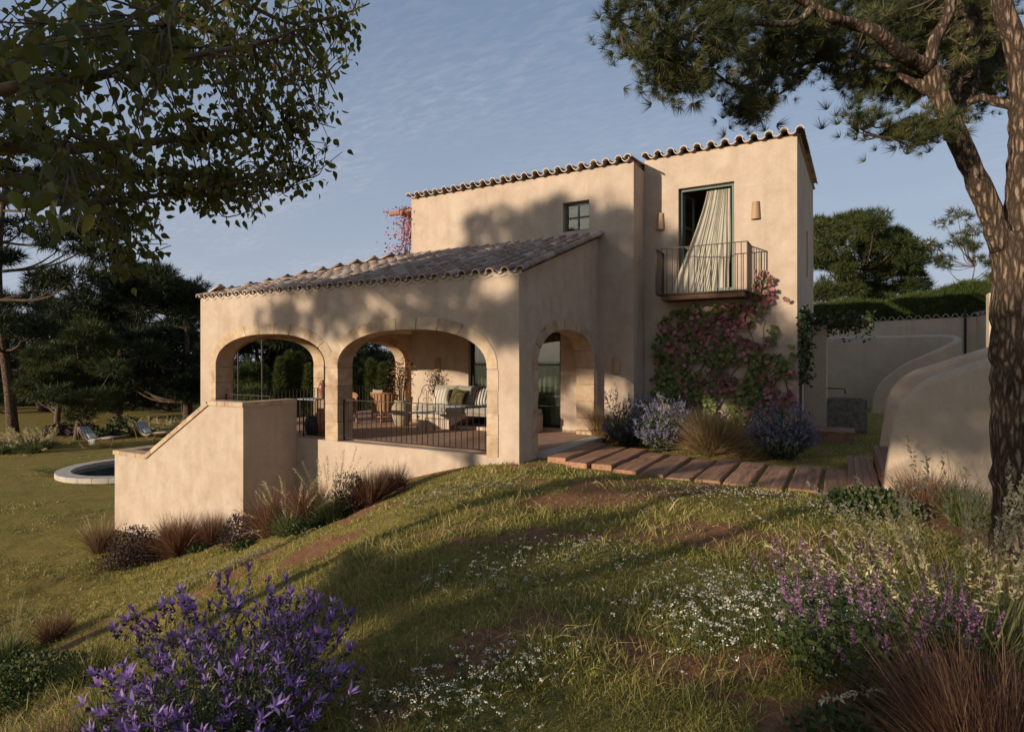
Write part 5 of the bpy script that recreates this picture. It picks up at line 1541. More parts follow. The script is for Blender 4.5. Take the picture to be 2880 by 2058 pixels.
shade_tree('lower tree behind the viewpoint shading the path', [([(-8.6, 3.4), (-8.5, 4.8), (-7.4, 5.0), (-6.4, 4.4), (-3.8, 4.2), (-3.8, 1.9), (-5.2, 2.0), (-6.4, 2.1), (-7.2, 2.7)], 52), ([(-3.8, 1.8), (-3.8, 4.2), (-1.0, 3.3), (0.5, 2.6), (0.5, 1.4)], 25)], -13, 0, .40, 60, .36, .15, -7.0, 202)
shade_tree('bushy tree behind the viewpoint shading the near lawn', [([(-3.0, .0), (-2.6, .7), (.8, 1.2), (2.5, .9), (2.5, -.6), (-1.4, -.5)], 30), ([(-5.0, .0), (-4.9, .55), (-4.1, .7), (-3.9, .1)], 5)], -11, 0, .34, 55, .32, .10, -1.2, 203, spread=.8)

for i_, (s_, t_) in enumerate([(-5.15, -8.5), (-3.55, -9.5)]):
    shade_tree(['slender young tree behind the viewpoint casting a thin shadow', 'second slender young tree behind the viewpoint'][i_], [([(s_ - 1, 3.0), (s_ - .8, 4.0), (s_ + .8, 4.0), (s_ + 1, 3.0)], 10)], t_, 0, .35, 50, .3, .12, s_, 204 + i_)
# ---- the large pine at the right
pine = thing('pine_tree', 'big forked pine with scaly trunk leaning over the garden', 'pine', ground_at(2850, 5.3))
PB = ground_at(2850, 5.3)
def T(px, py, d=5.3): return at_d(px, py, d)
tk = [PB + [0, 0, -.15], T(2862, 1480), T(2856, 1250), T(2850, 1000), T(2852, 800), T(2856, 660)]
P, R_ = smooth_path(tk, [.235, .19, .172, .168, .172, .17], 8, .03)
MB().tube(P, R_, 22).build('trunk', M['bark'], pine, True)
limbs = []
def limb(pts, rad, mt='bark', n=12, m=5, wob=.06):
    P, R_ = smooth_path([T(*p) for p in pts], rad, m, wob)
    MB().tube(P, R_, n).build('limb', M[mt], pine, True); limbs.append(P)
limb([(2850, 760), (2876, 560), (2885, 400, 5.3), (2878, 280), (2868, 160), (2820, 20), (2800, -140)], [.135, .13, .125, .11, .092, .078, .055], n=16, wob=.02)
limb([(2876, 330), (2900, 150), (2935, -60)], [.10, .09, .07])
limb([(2822, 700), (2775, 570), (2712, 430), (2655, 300), (2615, 195)], [.10, .094, .086, .078, .068], n=16, wob=.02)
limb([(2612, 190), (2560, 165, 5.2), (2515, 135, 5.1), (2460, 90, 5.0), (2400, 68, 5.0), (2340, 52, 4.9), (2280, 15, 4.9), (2200, -30, 4.8)], [.072, .062, .055, .05, .045, .04, .034, .02], 'bark', 10)
limb([(2617, 200), (2620, 140), (2642, 90), (2668, 40), (2672, -20), (2690, -120)], [.06, .055, .05, .045, .04, .03], 'bark', 10)
limb([(2628, 262), (2570, 228, 5.4), (2495, 190, 5.5), (2408, 158, 5.6), (2300, 168, 5.7), (2190, 202, 5.7), (2104, 222, 5.7)], [.06, .05, .042, .034, .026, .018, .010], 'bark', 9)
limb([(2676, 290, 5.5), (2696, 205, 5.6), (2726, 135, 5.7), (2730, 80, 5.8), (2708, 48, 5.8), (2690, -60, 5.9)], [.055, .05, .045, .04, .035, .02], 'bark', 9)
limb([(2690, 330, 5.5), (2740, 235, 5.8), (2744, 160, 6.0), (2760, 60, 6.2)], [.045, .04, .034, .02], 'bark', 8)
limb([(2868, 300, 5.3), (2818, 290, 5.4), (2755, 276, 5.5), (2695, 308, 5.6), (2672, 330, 5.6)], [.045, .04, .035, .026, .02], 'bark', 9)
limb([(2290, 20, 4.9), (2232, 66, 4.9), (2120, 64, 4.9), (2070, 72, 4.8), (2000, 70, 4.8), (1930, 105, 4.7), (1840, 112, 4.7), (1796, 92, 4.7), (1740, 60, 4.6)], [.034, .030, .026, .023, .020, .016, .012, .010, .006], 'bark_fine', 8)
limb([(2190, 202, 5.7), (2080, 245, 5.6), (2000, 200, 5.4), (1900, 180, 5.2), (1850, 130, 5.0)], [.018, .015, .012, .010, .006], 'bark_fine', 7)
limb([(2300, 168, 5.7), (2260, 220, 5.7), (2200, 260, 5.6), (2130, 300, 5.6), (2100, 310, 5.5)], [.018, .014, .011, .008, .005], 'bark_fine', 7)
limb([(2640, 340, 5.4), (2590, 340, 5.2), (2560, 330, 5.1), (2520, 350, 5.1), (2490, 390, 5.0)], [.018, .013, .010, .008, .005], 'bark_fine', 7)
LM = [densify(l, 3) for l in limbs]
zones = [  # picture polygon, clusters, depth range
    ([(1690, 100), (1720, 40), (1740, 0), (1900, -60), (2060, -60), (2080, 120), (2060, 230), (1990, 240), (1900, 190), (1820, 170), (1710, 150)], 54, (4.2, 5.2)),
    ([(1830, 180), (1990, 240), (2010, 270), (1960, 250), (1880, 260), (1840, 230)], 14, (4.6, 5.3)),
    ([(2060, -60), (2360, -60), (2360, 150), (2280, 215), (2200, 260), (2120, 230), (2060, 130)], 84, (5.0, 6.4)),
    ([(2060, 240), (2130, 230), (2150, 300), (2120, 340), (2080, 320)], 13, (5.0, 5.7)),
    ([(2340, -80), (2860, -80), (2850, 140), (2700, 190), (2560, 190), (2420, 170), (2330, 200)], 200, (5.7, 7.6)),
    ([(2320, 190), (2560, 190), (2620, 240), (2560, 290), (2480, 250), (2400, 250)], 40, (5.4, 6.6)),
    ([(2640, 180), (2870, 120), (2850, 300), (2740, 320), (2680, 280)], 38, (6.0, 7.4)),
    ([(2400, 330), (2450, 290), (2480, 330), (2440, 345)], 4, (4.9, 5.2)),
    ([(2470, 370), (2540, 330), (2640, 330), (2640, 380), (2560, 410), (2510, 400)], 13, (4.8, 5.3))]
g = np.random.default_rng(70)
tw = MB(); TP = []; TD = []; TR = []
for poly, cnt, (d0, d1) in zones:
    for c in pix_clusters(poly, (d0 + d1) / 2, cnt, 1, int(g.integers(1e6)), (d1 - d0) / 4.0):
        c = np.array(c[:3]); q = near_limb(c, LM); L = np.linalg.norm(c - q)
        if L > 1.6: q = c + (q - c) * 1.6 / L
        m_ = (q + c) / 2 + g.normal(size=3) * .06 + [0, 0, -.05]
        pp, rr = smooth_path([q, m_, c], [.009, .006, .003], 4)
        tw.tube(pp, rr, 4, False)
        ax = unit(c - m_)
        cr = g.random()
        for k in range(15):
            if k < 5: p_ = pp[-1 - k] if k < len(pp) else c
            else: p_ = c + g.normal(size=3) * [.11, .11, .07]
            TP.append(p_ + g.normal(size=3) * .012); TD.append(unit(ax * .7 + g.normal(size=3) * .65 + [0, 0, .45])); TR.append(np.clip(.5 * cr + .5 * g.random(), 0, 1))
tw.build('twigs', M['twig'], pine, False, kind='stuff')
V_, F_, R_ = scatter(*TUFT, np.array(TP), frames(np.array(TD), rand_dirs(len(TP), g)), .115 * g.uniform(.7, 1.25, len(TP)), np.array(TR))
np_mesh('needles', V_, F_, M['needle'], pine, R_, False, kind='stuff')

# ---- the leafy tree at the left
lt = thing('broadleaf_tree', 'shaded broadleaf tree with heart shaped leaves hanging over the lawn', 'tree', ground_at(-560, 4.4))
limbs = []
B_ = ground_at(-560, 4.4)
P, R_ = smooth_path([B_ - [0, 0, .1], B_ + [.05, 0, 1.6], T(-420, 520, 4.3), T(-330, 200, 4.2), T(-260, -160, 4.1)], [.17, .14, .12, .10, .07], 6, .03)
MB().tube(P, R_, 14).build('trunk', M['twig'], lt, True)
def limb2(pts, rad, n=8):
    P, R_ = smooth_path([T(*p) for p in pts], rad, 5, .12); MB().tube(P, R_, n).build('limb', M['twig'], lt, True); limbs.append(P)
limb2([(-380, 320, 4.25), (-150, 280, 3.7), (0, 250, 3.4), (168, 226, 3.4), (261, 219, 3.4), (396, 182, 3.5), (583, 149, 3.7), (746, 118, 4.0), (900, 60, 4.2)], [.05, .042, .034, .028, .026, .022, .017, .012, .005])
limb2([(-400, 440, 4.3), (-150, 420, 4.4), (70, 415, 4.5), (187, 420, 4.6), (326, 406, 4.7), (457, 396, 4.8), (640, 372, 4.9), (800, 350, 5.0)], [.06, .052, .045, .042, .038, .033, .022, .008])
limb2([(-420, 520, 4.3), (-100, 510, 4.5), (121, 504, 4.6), (280, 508, 4.7), (401, 490, 4.8), (513, 485, 4.9), (700, 518, 5.0), (816, 504, 5.0)], [.065, .058, .05, .046, .042, .034, .018, .006])
limb2([(-420, 540, 4.3), (-120, 545, 3.9), (0, 556, 3.7), (140, 570, 3.8), (330, 565, 4.0), (480, 545, 4.2), (600, 530, 4.4)], [.04, .032, .028, .025, .02, .014, .005])
limb2([(160, 510, 4.6), (215, 560, 4.5), (300, 600, 4.4), (330, 690, 4.4), (345, 740, 4.4)], [.03, .024, .018, .012, .007])
limb2([(-300, 80, 4.2), (-60, 220, 4.4), (150, 120, 4.7), (215, 45, 4.8), (290, -10, 4.8), (420, -70, 4.9)], [.06, .055, .05, .045, .04, .02])
limb2([(-260, -100, 4.1), (200, -60, 4.8), (420, 5, 4.9), (535, 60, 5.0), (640, 110, 5.1), (760, 180, 5.2), (900, 230, 5.2)], [.05, .045, .042, .038, .03, .018, .006])
limb2([(494, 0, 3.2), (460, 80, 3.3), (395, 180, 3.45)], [.012, .013, .014])
limb2([(195, 380, 3.5), (120, 490, 3.55), (40, 555, 3.65)], [.012, .013, .014])
limb2([(600, -30, 4.4), (800, 60, 4.5), (870, 58, 4.6), (960, 42, 4.6), (1040, 10, 4.6)], [.02, .014, .011, .008, .005])
limb2([(187, 118, 4.6), (320, 128, 4.6), (480, 135, 4.7), (640, 125, 4.8)], [.03, .025, .02, .01])
LM = [densify(l, 3) for l in limbs]
zones = [([(-60, -60), (500, -60), (520, 300), (400, 330), (200, 320), (-60, 340)], 96, 3.8, .6, .082),
         ([(380, -60), (1000, -60), (1040, 40), (1000, 100), (1030, 190), (900, 200), (700, 250), (450, 260)], 132, 4.7, .45, .072),
         ([(420, 230), (900, 200), (1000, 270), (930, 330), (980, 420), (860, 480), (700, 470), (420, 420)], 165, 4.9, .4, .070),
         ([(-60, 300), (450, 290), (450, 480), (-60, 500)], 52, 4.2, .6, .078),
         ([(300, 450), (880, 460), (900, 510), (760, 560), (740, 620), (640, 610), (420, 560), (300, 560)], 122, 4.6, .45, .067),
         ([(260, 560), (420, 570), (480, 640), (500, 690), (400, 720), (350, 760), (280, 660)], 34, 4.4, .35, .072),
         ([(40, 540), (260, 560), (220, 680), (120, 660)], 10, 2.9, .2, .10),
         ([(-40, 20), (80, 0), (90, 260), (-40, 400)], 9, 2.6, .25, .095)]
g = np.random.default_rng(71); tw = MB(); LPs = []; LDs = []; LNs = []; LSs = []; LRs = []
for poly, cnt, d, ds, ls in zones:
    for c in pix_clusters(poly, d, cnt, 1, int(g.integers(1e6)), ds):
        c = np.array(c[:3]); q = near_limb(c, LM); L = np.linalg.norm(c - q)
        if L > .9: q = c + (q - c) * .9 / L
        m_ = (q + c) / 2 + g.normal(size=3) * .05
        pp, rr = smooth_path([q, m_, c], [.008, .005, .003], 4)
        tw.tube(pp, rr, 4, False)
        ax = unit(c - q + g.normal(size=3) * .02); cr = g.random()
        for k in range(9):
            t = .25 + .75 * k / 8
            p_ = pp[min(int(t * (len(pp) - 1)), len(pp) - 1)] + g.normal(size=3) * .05
            LPs.append(p_); LDs.append(unit(ax * .35 + g.normal(size=3) * .55 + [0, 0, -.75])); LNs.append(unit(g.normal(size=3) * .8 + [0, 0, .5]))
            LSs.append(ls * g.uniform(.55, 1.15)); LRs.append(np.clip(.3 * cr + .7 * g.random(), 0, 1))
tw.build('twigs', M['twig'], lt, False, kind='stuff')
V_, F_, R_ = scatter(*HEART, np.array(LPs), frames(np.array(LDs), np.array(LNs)), np.array(LSs), np.array(LRs))
np_mesh('leaves', V_, F_, M['tree_leaf'], lt, R_, False, kind='stuff')
# ================================================================ PLANTS
def base_dirs(n, lean, g, elong=1.0):
    """directions of blades leaving a tuft: mostly up, spread by lean (radians)"""
    a = g.random(n) * 2 * math.pi; p = np.abs(g.normal(size=n)) * lean * .55 + lean * .25 * g.random(n)
    return np.stack([np.cos(a) * np.sin(p), np.sin(a) * np.sin(p), np.cos(p)], 1), a
def tuft_blades(c, R, H, n, wd, lean, droop, g, segs=4, rb=.35):
    d, a = base_dirs(n, lean, g)
    r = R * rb * np.sqrt(g.random(n))
    root = np.stack([c[0] + r * np.cos(a + g.normal(size=n) * .5), c[1] + r * np.sin(a + g.normal(size=n) * .5), np.zeros(n)], 1)
    root[:, 2] = terrain(root[:, 0], root[:, 1]) - .02
    root[:, 2] = np.minimum(root[:, 2], c[2] + .05)
    L = H * g.uniform(.55, 1.05, n)
    return blades(root, d, L, wd * g.uniform(.7, 1.3, n), droop * g.uniform(.5, 1.5, n), segs, None, None, g)
def plume_stems(c, R, H, n, lean, droop, g, wd, head=.40, hs=.02, per=26, thin=1.0):
    d, a = base_dirs(n, lean, g)
    root = np.stack([c[0] + R * .25 * np.cos(a), c[1] + R * .25 * np.sin(a), np.full(n, c[2])], 1)
    L = H * g.uniform(.75, 1.05, n); dr = droop * g.uniform(.5, 1.5, n)
    st = blades(root, d, L, wd, dr, 5, g.random(n) * .3 + .7, None, g)
    t = (1 - head) + head * np.tile(np.linspace(0, 1, per), n)
    i = np.repeat(np.arange(n), per)
    P = root[i] + d[i] * (L[i] * t)[:, None]; P[:, 2] -= dr[i] * L[i] * t * t
    env = np.sin(np.pi * np.clip((t - (1 - head)) / head, .05, 1.0) * .85 + .25)
    P = P + g.normal(size=P.shape) * (hs * .28 * np.clip(env, .2, 1))[:, None]
    dd = unit(d[i] + g.normal(size=P.shape) * .6 - [0, 0, .3])
    hd = scatter(*DIAM, P, frames(dd, rand_dirs(len(P), g)), np.stack([np.full(len(P), .75), np.ones(len(P)), np.ones(len(P))], 1) * (hs * thin * g.uniform(.7, 1.3, len(P)))[:, None], g.random(len(P)))
    return st, hd
def grass_plant(name, label, c, R, H, n, wd, mt, seed, lean=.7, droop=.25, plume=None, cat='grass', segs=4, extra=None, group=None):
    g = np.random.default_rng(seed)
    t = thing(name, label, cat, c, group)
    V_, F_, R_ = tuft_blades(c, R, H, n, wd, lean, droop, g, segs)
    np_mesh('blades', V_, F_, M[mt], t, R_)
    if extra:
        n2, H2, w2, m2, l2 = extra
        V_, F_, R_ = tuft_blades(c, R, H2, n2, w2, l2, droop, g, segs)
        np_mesh('green_blades', V_, F_, M[m2], t, R_)
    if plume:
        n2, H2, hs, l2, pm = plume
        st, hd = plume_stems(c, R, H2, n2, l2, .18, g, wd * .8, .42, hs * .75, 64 if hs < .037 else 40)
        np_mesh('stems', *st[:2], M[mt if pm is None else 'tall_grass'], t, st[2])
        np_mesh('seed_heads', *hd[:2], M['plume'], t, hd[2])
    return t
def leafy_shrub(name, label, c, R, H, n, leaf, mt, seed, spikes=0, cat='shrub', tmpl=LEAF, flat=1.0, group=None):
    g = np.random.default_rng(seed); t = thing(name, label, cat, c, group)
    d = rand_dirs(n, g); d[:, 2] = np.abs(d[:, 2]); k = g.random(n) ** .45
    lump = .75 + .5 * fbm(d[:, 0] * 2.2 + seed, d[:, 1] * 2.2 + d[:, 2], 3)
    P = np.array(c) + d * (k * lump)[:, None] * [R, R, H]
    dirs = unit(d * .7 + g.normal(size=(n, 3)) * .5 + [0, 0, .5])
    V_, F_, R_ = scatter(*tmpl, P, frames(dirs, rand_dirs(n, g)), leaf * g.uniform(.6, 1.3, n), g.random(n))
    np_mesh('foliage', V_, F_, M[mt], t, R_)
    ns = max(12, spikes or 24)
    dd = rand_dirs(ns, g); dd[:, 2] = np.abs(dd[:, 2]) + .5; dd = unit(dd)
    V_, F_, R_ = blades(np.tile(np.array(c), (ns, 1)), dd, H * g.uniform(.8, 1.15, ns), .006, .05, 3, None, None, g)
    np_mesh('stems', V_, F_, M['stem_wood'], t, R_)
    return t
def lavender(label, c, R, H, n_st, seed, det=1, bright=0.0, wd=.004):
    """dome of grey leaves with flower spikes; det 2 = close to the viewer"""
    g = np.random.default_rng(seed); t = thing('lavender', label, 'lavender', c, None); c = np.array(c)
    a = g.random(n_st) * 6.283; p = np.sqrt(g.random(n_st)) * 1.05
    d = np.stack([np.cos(a) * np.sin(p), np.sin(a) * np.sin(p), np.cos(p)], 1)
    gap = fbm(d[:, 0] * 2.4 + seed, d[:, 1] * 2.4 + 3, 3)
    L = H * g.uniform(.66, 1.14, n_st) * (.80 + .42 * gap) * (1 - .18 * (p / 1.05) ** 2) * np.where(p > .6, R / H * 1.0 + .0, 1.0) ** .5
    root = c + np.stack([np.cos(a), np.sin(a), 0 * a], 1) * (R * .12)
    st = blades(root, d, L, wd, -.06, 4, g.random(n_st), None, g)
    np_mesh('stems', *st[:2], M['lav_leaf'], t, st[2])
    tip = root + d * L[:, None]; tip[:, 2] += .06 * L
    tdir = unit(d + [0, 0, .55] + g.normal(size=d.shape) * .12)
    # narrow leaves along the stems
    nl = n_st * (20 if det == 2 else 14)
    i = g.integers(0, n_st, nl); tt = g.random(nl) ** .8 * .88
    P = root[i] + d[i] * (L[i] * tt)[:, None] + g.normal(size=(nl, 3)) * .012 * (H / .6); P[:, 2] += .06 * L[i] * tt ** 2
    V_, F_, R_ = scatter(*DIAM, P, frames(unit(d[i] * .6 + g.normal(size=(nl, 3)) * .55 + [0, 0, .3]), rand_dirs(nl, g)), np.stack([np.full(nl, .28 if det == 2 else .5), np.ones(nl), np.ones(nl)], 1) * (.045 if det == 2 else .06) * g.uniform(.6, 1.3, nl)[:, None] * (H / .65), g.random(nl))
    np_mesh('leaves', V_, F_, M['lav_leaf'], t, R_)
    if det == 2:
        nb = 11; i = np.repeat(np.arange(n_st), nb); tt = np.tile(np.linspace(0, 1, nb), n_st)
        P = tip[i] - tdir[i] * ((1 - tt) * .055)[:, None] + g.normal(size=(len(i), 3)) * .0045
        V_, F_, R_ = scatter(*LEAF, P, frames(unit(tdir[i] * .5 + g.normal(size=P.shape) * .7), rand_dirs(len(i), g)), .017 * g.uniform(.8, 1.3, len(i)), g.random(len(i)))
        np_mesh('calyx', V_, F_, M['lav_bud'], t, R_)
        nb = 5; i = np.repeat(np.arange(n_st), nb); an = np.tile(np.arange(nb) * 2 * math.pi / nb, n_st) + g.normal(size=n_st * nb) * .25 + np.repeat(g.random(n_st) * 6, nb)
        x = unit(np.cross(tdir, g.normal(size=tdir.shape))); y = np.cross(tdir, x)
        out = x[i] * np.cos(an)[:, None] + y[i] * np.sin(an)[:, None]
        op = g.uniform(.35, .85, n_st)[i]
        pd = unit(tdir[i] * np.cos(op)[:, None] + out * np.sin(op)[:, None] + g.normal(size=out.shape) * .08)
        sc_ = .057 * g.uniform(.7, 1.15, n_st)[i] * g.uniform(.85, 1.1, len(i))
        V_, F_, R_ = scatter(*PETAL, tip[i] - tdir[i] * .004, frames(pd, -out), sc_, np.clip(g.random(n_st)[i] * .7 + .3 * g.random(len(i)), 0, 1))
        np_mesh('bracts', V_, F_, M['lav_flower'], t, R_)
        # smaller open florets lower on the spikes
        m_ = n_st * 3; i = g.integers(0, n_st, m_); P = tip[i] - tdir[i] * g.uniform(.01, .05, m_)[:, None]
        V_, F_, R_ = scatter(*PETAL, P, frames(unit(tdir[i] * .4 + g.normal(size=P.shape) * .8), rand_dirs(m_, g)), .026 * g.uniform(.6, 1.1, m_), g.random(m_))
        np_mesh('florets', V_, F_, M['lav_flower'], t, R_)
    else:
        nb = 16; i = np.repeat(np.arange(n_st), nb); tt = np.tile(np.linspace(0, 1, nb), n_st)
        P = tip[i] - tdir[i] * ((1 - tt) * .11)[:, None] + g.normal(size=(len(i), 3)) * .010
        V_, F_, R_ = scatter(*DIAM, P, frames(unit(tdir[i] * .6 + g.normal(size=P.shape) * .6), rand_dirs(len(i), g)), .030 * g.uniform(.6, 1.3, len(i)), np.clip(g.random(len(i)) * .9 + bright, 0, 1))
        np_mesh('flowers', V_, F_, M['lav_far'], t, R_)
    return t
def gp(px, py):
    p, d = ground_px(px, py); return p
# ---- planting along the stair block and the terrace wall
grass_plant('plume_grass', 'loose pale plume grass with reddish base at the outer corner of the stair wall', gp(285, 1552), .40, .85, 620, .006, 'red_grass', 301, .62, .15, (18, .95, .022, .55, 1), extra=(200, .7, .006, 'tall_grass', .5))
leafy_shrub('purple_shrub', 'dark purple leaved shrub against the stair wall', gp(375, 1585), .55, .78, 4600, .045, 'purple_shrub', 302, tmpl=DIAM)
grass_plant('copper_grass', 'copper coloured grass tuft at the foot of the stair wall', gp(505, 1562), .40, .98, 1700, .009, 'red_grass', 303, .75, .10)
grass_plant('copper_grass', 'thin greyish tuft of grass casting a shadow on the stair wall', gp(592, 1535), .24, .80, 650, .006, 'red_grass', 304, .5, .05)
grass_plant('plume_grass', 'thin airy plume grass standing in front of the stair wall', gp(440, 1545) + [0, .35, 0], .25, .45, 200, .005, 'tall_grass', 318, .5, .12, (12, .95, .020, .55, 1))
leafy_shrub('purple_shrub', 'dark heather like shrub at the corner of the stair wall', gp(690, 1532), .46, .62, 3600, .042, 'purple_shrub', 305, tmpl=DIAM)
grass_plant('copper_grass', 'copper grass between the stair corner and the pale plumes', gp(765, 1505), .34, .95, 1300, .0075, 'red_grass', 306, .7, .10)
grass_plant('plume_grass', 'green plume grass with arching pale seed heads below the railing corner', gp(815, 1500), .36, .70, 520, .008, 'tall_grass', 307, .8, .35, (20, 1.2, .036, .80, 1))
grass_plant('copper_grass', 'copper grass between the two pale plume grasses', gp(872, 1475), .34, .85, 1400, .0075, 'red_grass', 308, .7, .10)
grass_plant('plume_grass', 'tall pale plume grass in front of the terrace wall', gp(932, 1466), .36, .65, 520, .008, 'tall_grass', 309, .6, .3, (24, 1.35, .030, .50, 1))
leafy_shrub('purple_shrub', 'dark spiky shrub beside the tall plumes at the terrace wall', gp(985, 1440), .34, .60, 2400, .038, 'purple_shrub', 310, tmpl=DIAM)
grass_plant('copper_grass', 'rusty tuft near the end of the planting below the railing', gp(1042, 1418), .38, .70, 1400, .007, 'red_grass', 311, .75, .10)
grass_plant('copper_grass', 'last greyish brown tuft of the planting below the railing', gp(1108, 1388), .32, .58, 950, .006, 'red_grass', 312, .7, .08, (10, .72, .016, .5, None))
for i, (px, py, s) in enumerate([(840, 1500, 1), (900, 1480, .8), (960, 1456, .7), (560, 1550, .8), (690, 1540, .7)]):
    leafy_shrub('ground_cover', ['low green leaves at the foot of the green plume grass', 'low green leaves below the copper grass', 'low green leaves below the tall plumes', 'small green creeper beside the copper tuft', 'small green leaves in front of the heather like shrub'][i], gp(px, py), .26 * s, .14 * s, 420, .05, 'shrub', 330 + i, cat='plant')
# ---- planting below the vine
def pv(px, v, z=-.12):
    u_ = on_v(px, 1012, v)[0]; return np.array([u_, v, max(z, tz(u_, v))])
grass_plant('feather_grass', 'golden feather grass beside the side arch', pv(1690, 12.35), .24, 1.0, 1200, .006, 'tan_grass', 341, .50, .22)
lavender('dark lavender bush next to the feather grass at the arch', pv(1768, 12.1), .50, .98, 230, 342, 1, -.25)
lavender('silvery lavender bush with pale flower spikes', pv(1862, 11.85), .58, .98, 330, 343, 1, .25)
grass_plant('feather_grass', 'wide golden feather grass between the lavenders', pv(2005, 11.85), .50, 1.28, 4200, .0065, 'tan_grass', 344, 1.0, .26)
grass_plant('feather_grass', 'smaller golden feather grass leaning towards the last lavender', pv(2092, 11.75), .22, .62, 900, .006, 'tan_grass', 345, .8, .35)
lavender('broad lavender bush at the house corner', pv(2200, 11.95), .66, .98, 380, 346, 1, 0)
# ---- near planting, left
gL = lambda px, d: ground_at(px, d)
lavender('large purple flowering lavender in the near lawn', gL(645, 2.95), .66, .72, 470, 351, 2, 0, .0035)
grass_plant('plume_grass', 'plume grass with drooping seed heads at the edge of the lawn', gp(20, 1860), .36, .62, 420, .008, 'tall_grass', 352, .75, .32, (24, .95, .018, .75, 1))
grass_plant('copper_grass', 'copper grass tuft behind the drooping plumes', gp(150, 1800), .32, .52, 700, .005, 'red_grass', 353, .75, .12)
leafy_shrub('ground_shrub', 'low green shrub between the copper grasses at the lawn edge', gp(70, 1965), .66, .36, 4200, .035, 'shrub', 354)
grass_plant('copper_grass', 'dense dark copper grass below the low green shrub', gL(60, 3.1), .48, .62, 1700, .004, 'red_grass', 355, .85, .18)
grass_plant('tall_grass', 'long green grass beside the near lavender', gL(340, 3.4), .40, .68, 460, .007, 'tall_grass', 356, .55, .28)
grass_plant('tall_grass', 'fine long grass blades left of the near lavender', gp(250, 1930), .34, .62, 260, .006, 'tall_grass', 357, .6, .3)
# ---- near planting, right
grass_plant('copper_grass', 'large copper grass mound in the near corner', gL(2815, 2.45), .50, .74, 4200, .0042, 'red_grass', 361, .95, .20)
grass_plant('plume_grass', 'big plume grass with cream seed heads by the pine trunk', gL(2735, 3.2), .45, .78, 700, .008, 'tall_grass', 362, .65, .30, (72, 1.45, .0365, .85, 1))
g = np.random.default_rng(363)
sv = thing('salvia', 'salvia with magenta flower spikes between white flowers and copper grass', 'salvia', gL(2450, 3.25))
c = gL(2450, 3.25); ns = 130
a = g.random(ns) * 6.283; rr = .40 * np.sqrt(g.random(ns))
root = np.stack([c[0] + rr * np.cos(a), c[1] + rr * np.sin(a), np.zeros(ns)], 1); root[:, 2] = terrain(root[:, 0], root[:, 1])
d = unit(np.stack([np.cos(a) * .25, np.sin(a) * .25, np.ones(ns)], 1) + g.normal(size=(ns, 3)) * .10); L = g.uniform(.38, .74, ns)
st = blades(root, d, L, .005, .0, 3, None, None, g); np_mesh('stems', *st[:2], M['shrub'], sv, st[2])
nb = 34; i = np.repeat(np.arange(ns), nb); tt = np.tile(np.linspace(0, 1, nb), ns); tip = root + d * L[:, None]
P = tip[i] - d[i] * ((1 - tt) * .12)[:, None] + g.normal(size=(len(i), 3)) * .006 * (1.1 - tt)[:, None]
V_, F_, R_ = scatter(*DIAM, P, frames(unit(d[i] * .5 + g.normal(size=P.shape) * .6), rand_dirs(len(i), g)), .017 * g.uniform(.6, 1.2, len(i)), g.random(len(i)))
np_mesh('flower_spikes', V_, F_, M['salvia'], sv, R_)
nl = 2600; i = g.integers(0, ns, nl); P = root[i] + d[i] * (L[i] * g.uniform(.05, .78, nl))[:, None] + g.normal(size=(nl, 3)) * .02
V_, F_, R_ = scatter(*LEAF, P, frames(unit(g.normal(size=(nl, 3)) * [1, 1, .5] + [0, 0, .1]), unit(g.normal(size=(nl, 3)) * .4 + [0, 0, 1])), .042 * g.uniform(.6, 1.2, nl), g.random(nl))
np_mesh('leaves', V_, F_, M['shrub'], sv, R_)
leafy_shrub('ground_shrub', 'small leaved green ground cover below the copper mound', gL(2480, 2.55), .42, .16, 1500, .035, 'shrub', 364)
grass_plant('copper_grass', 'upright dark copper grass at the foot of the curved wall', gL(2590, 6.9), .34, .68, 1200, .005, 'red_grass', 365, .75, .12)
grass_plant('tall_grass', 'tall green grass between the curved wall and the pine', gL(2715, 6.4), .32, .72, 420, .008, 'tall_grass', 366, .6, .25, (8, 1.15, .018, .5, 1))
leafy_shrub('ground_shrub', 'dark low shrub at the foot of the curved wall', gL(2440, 6.9), .55, .26, 1700, .05, 'shrub', 367)
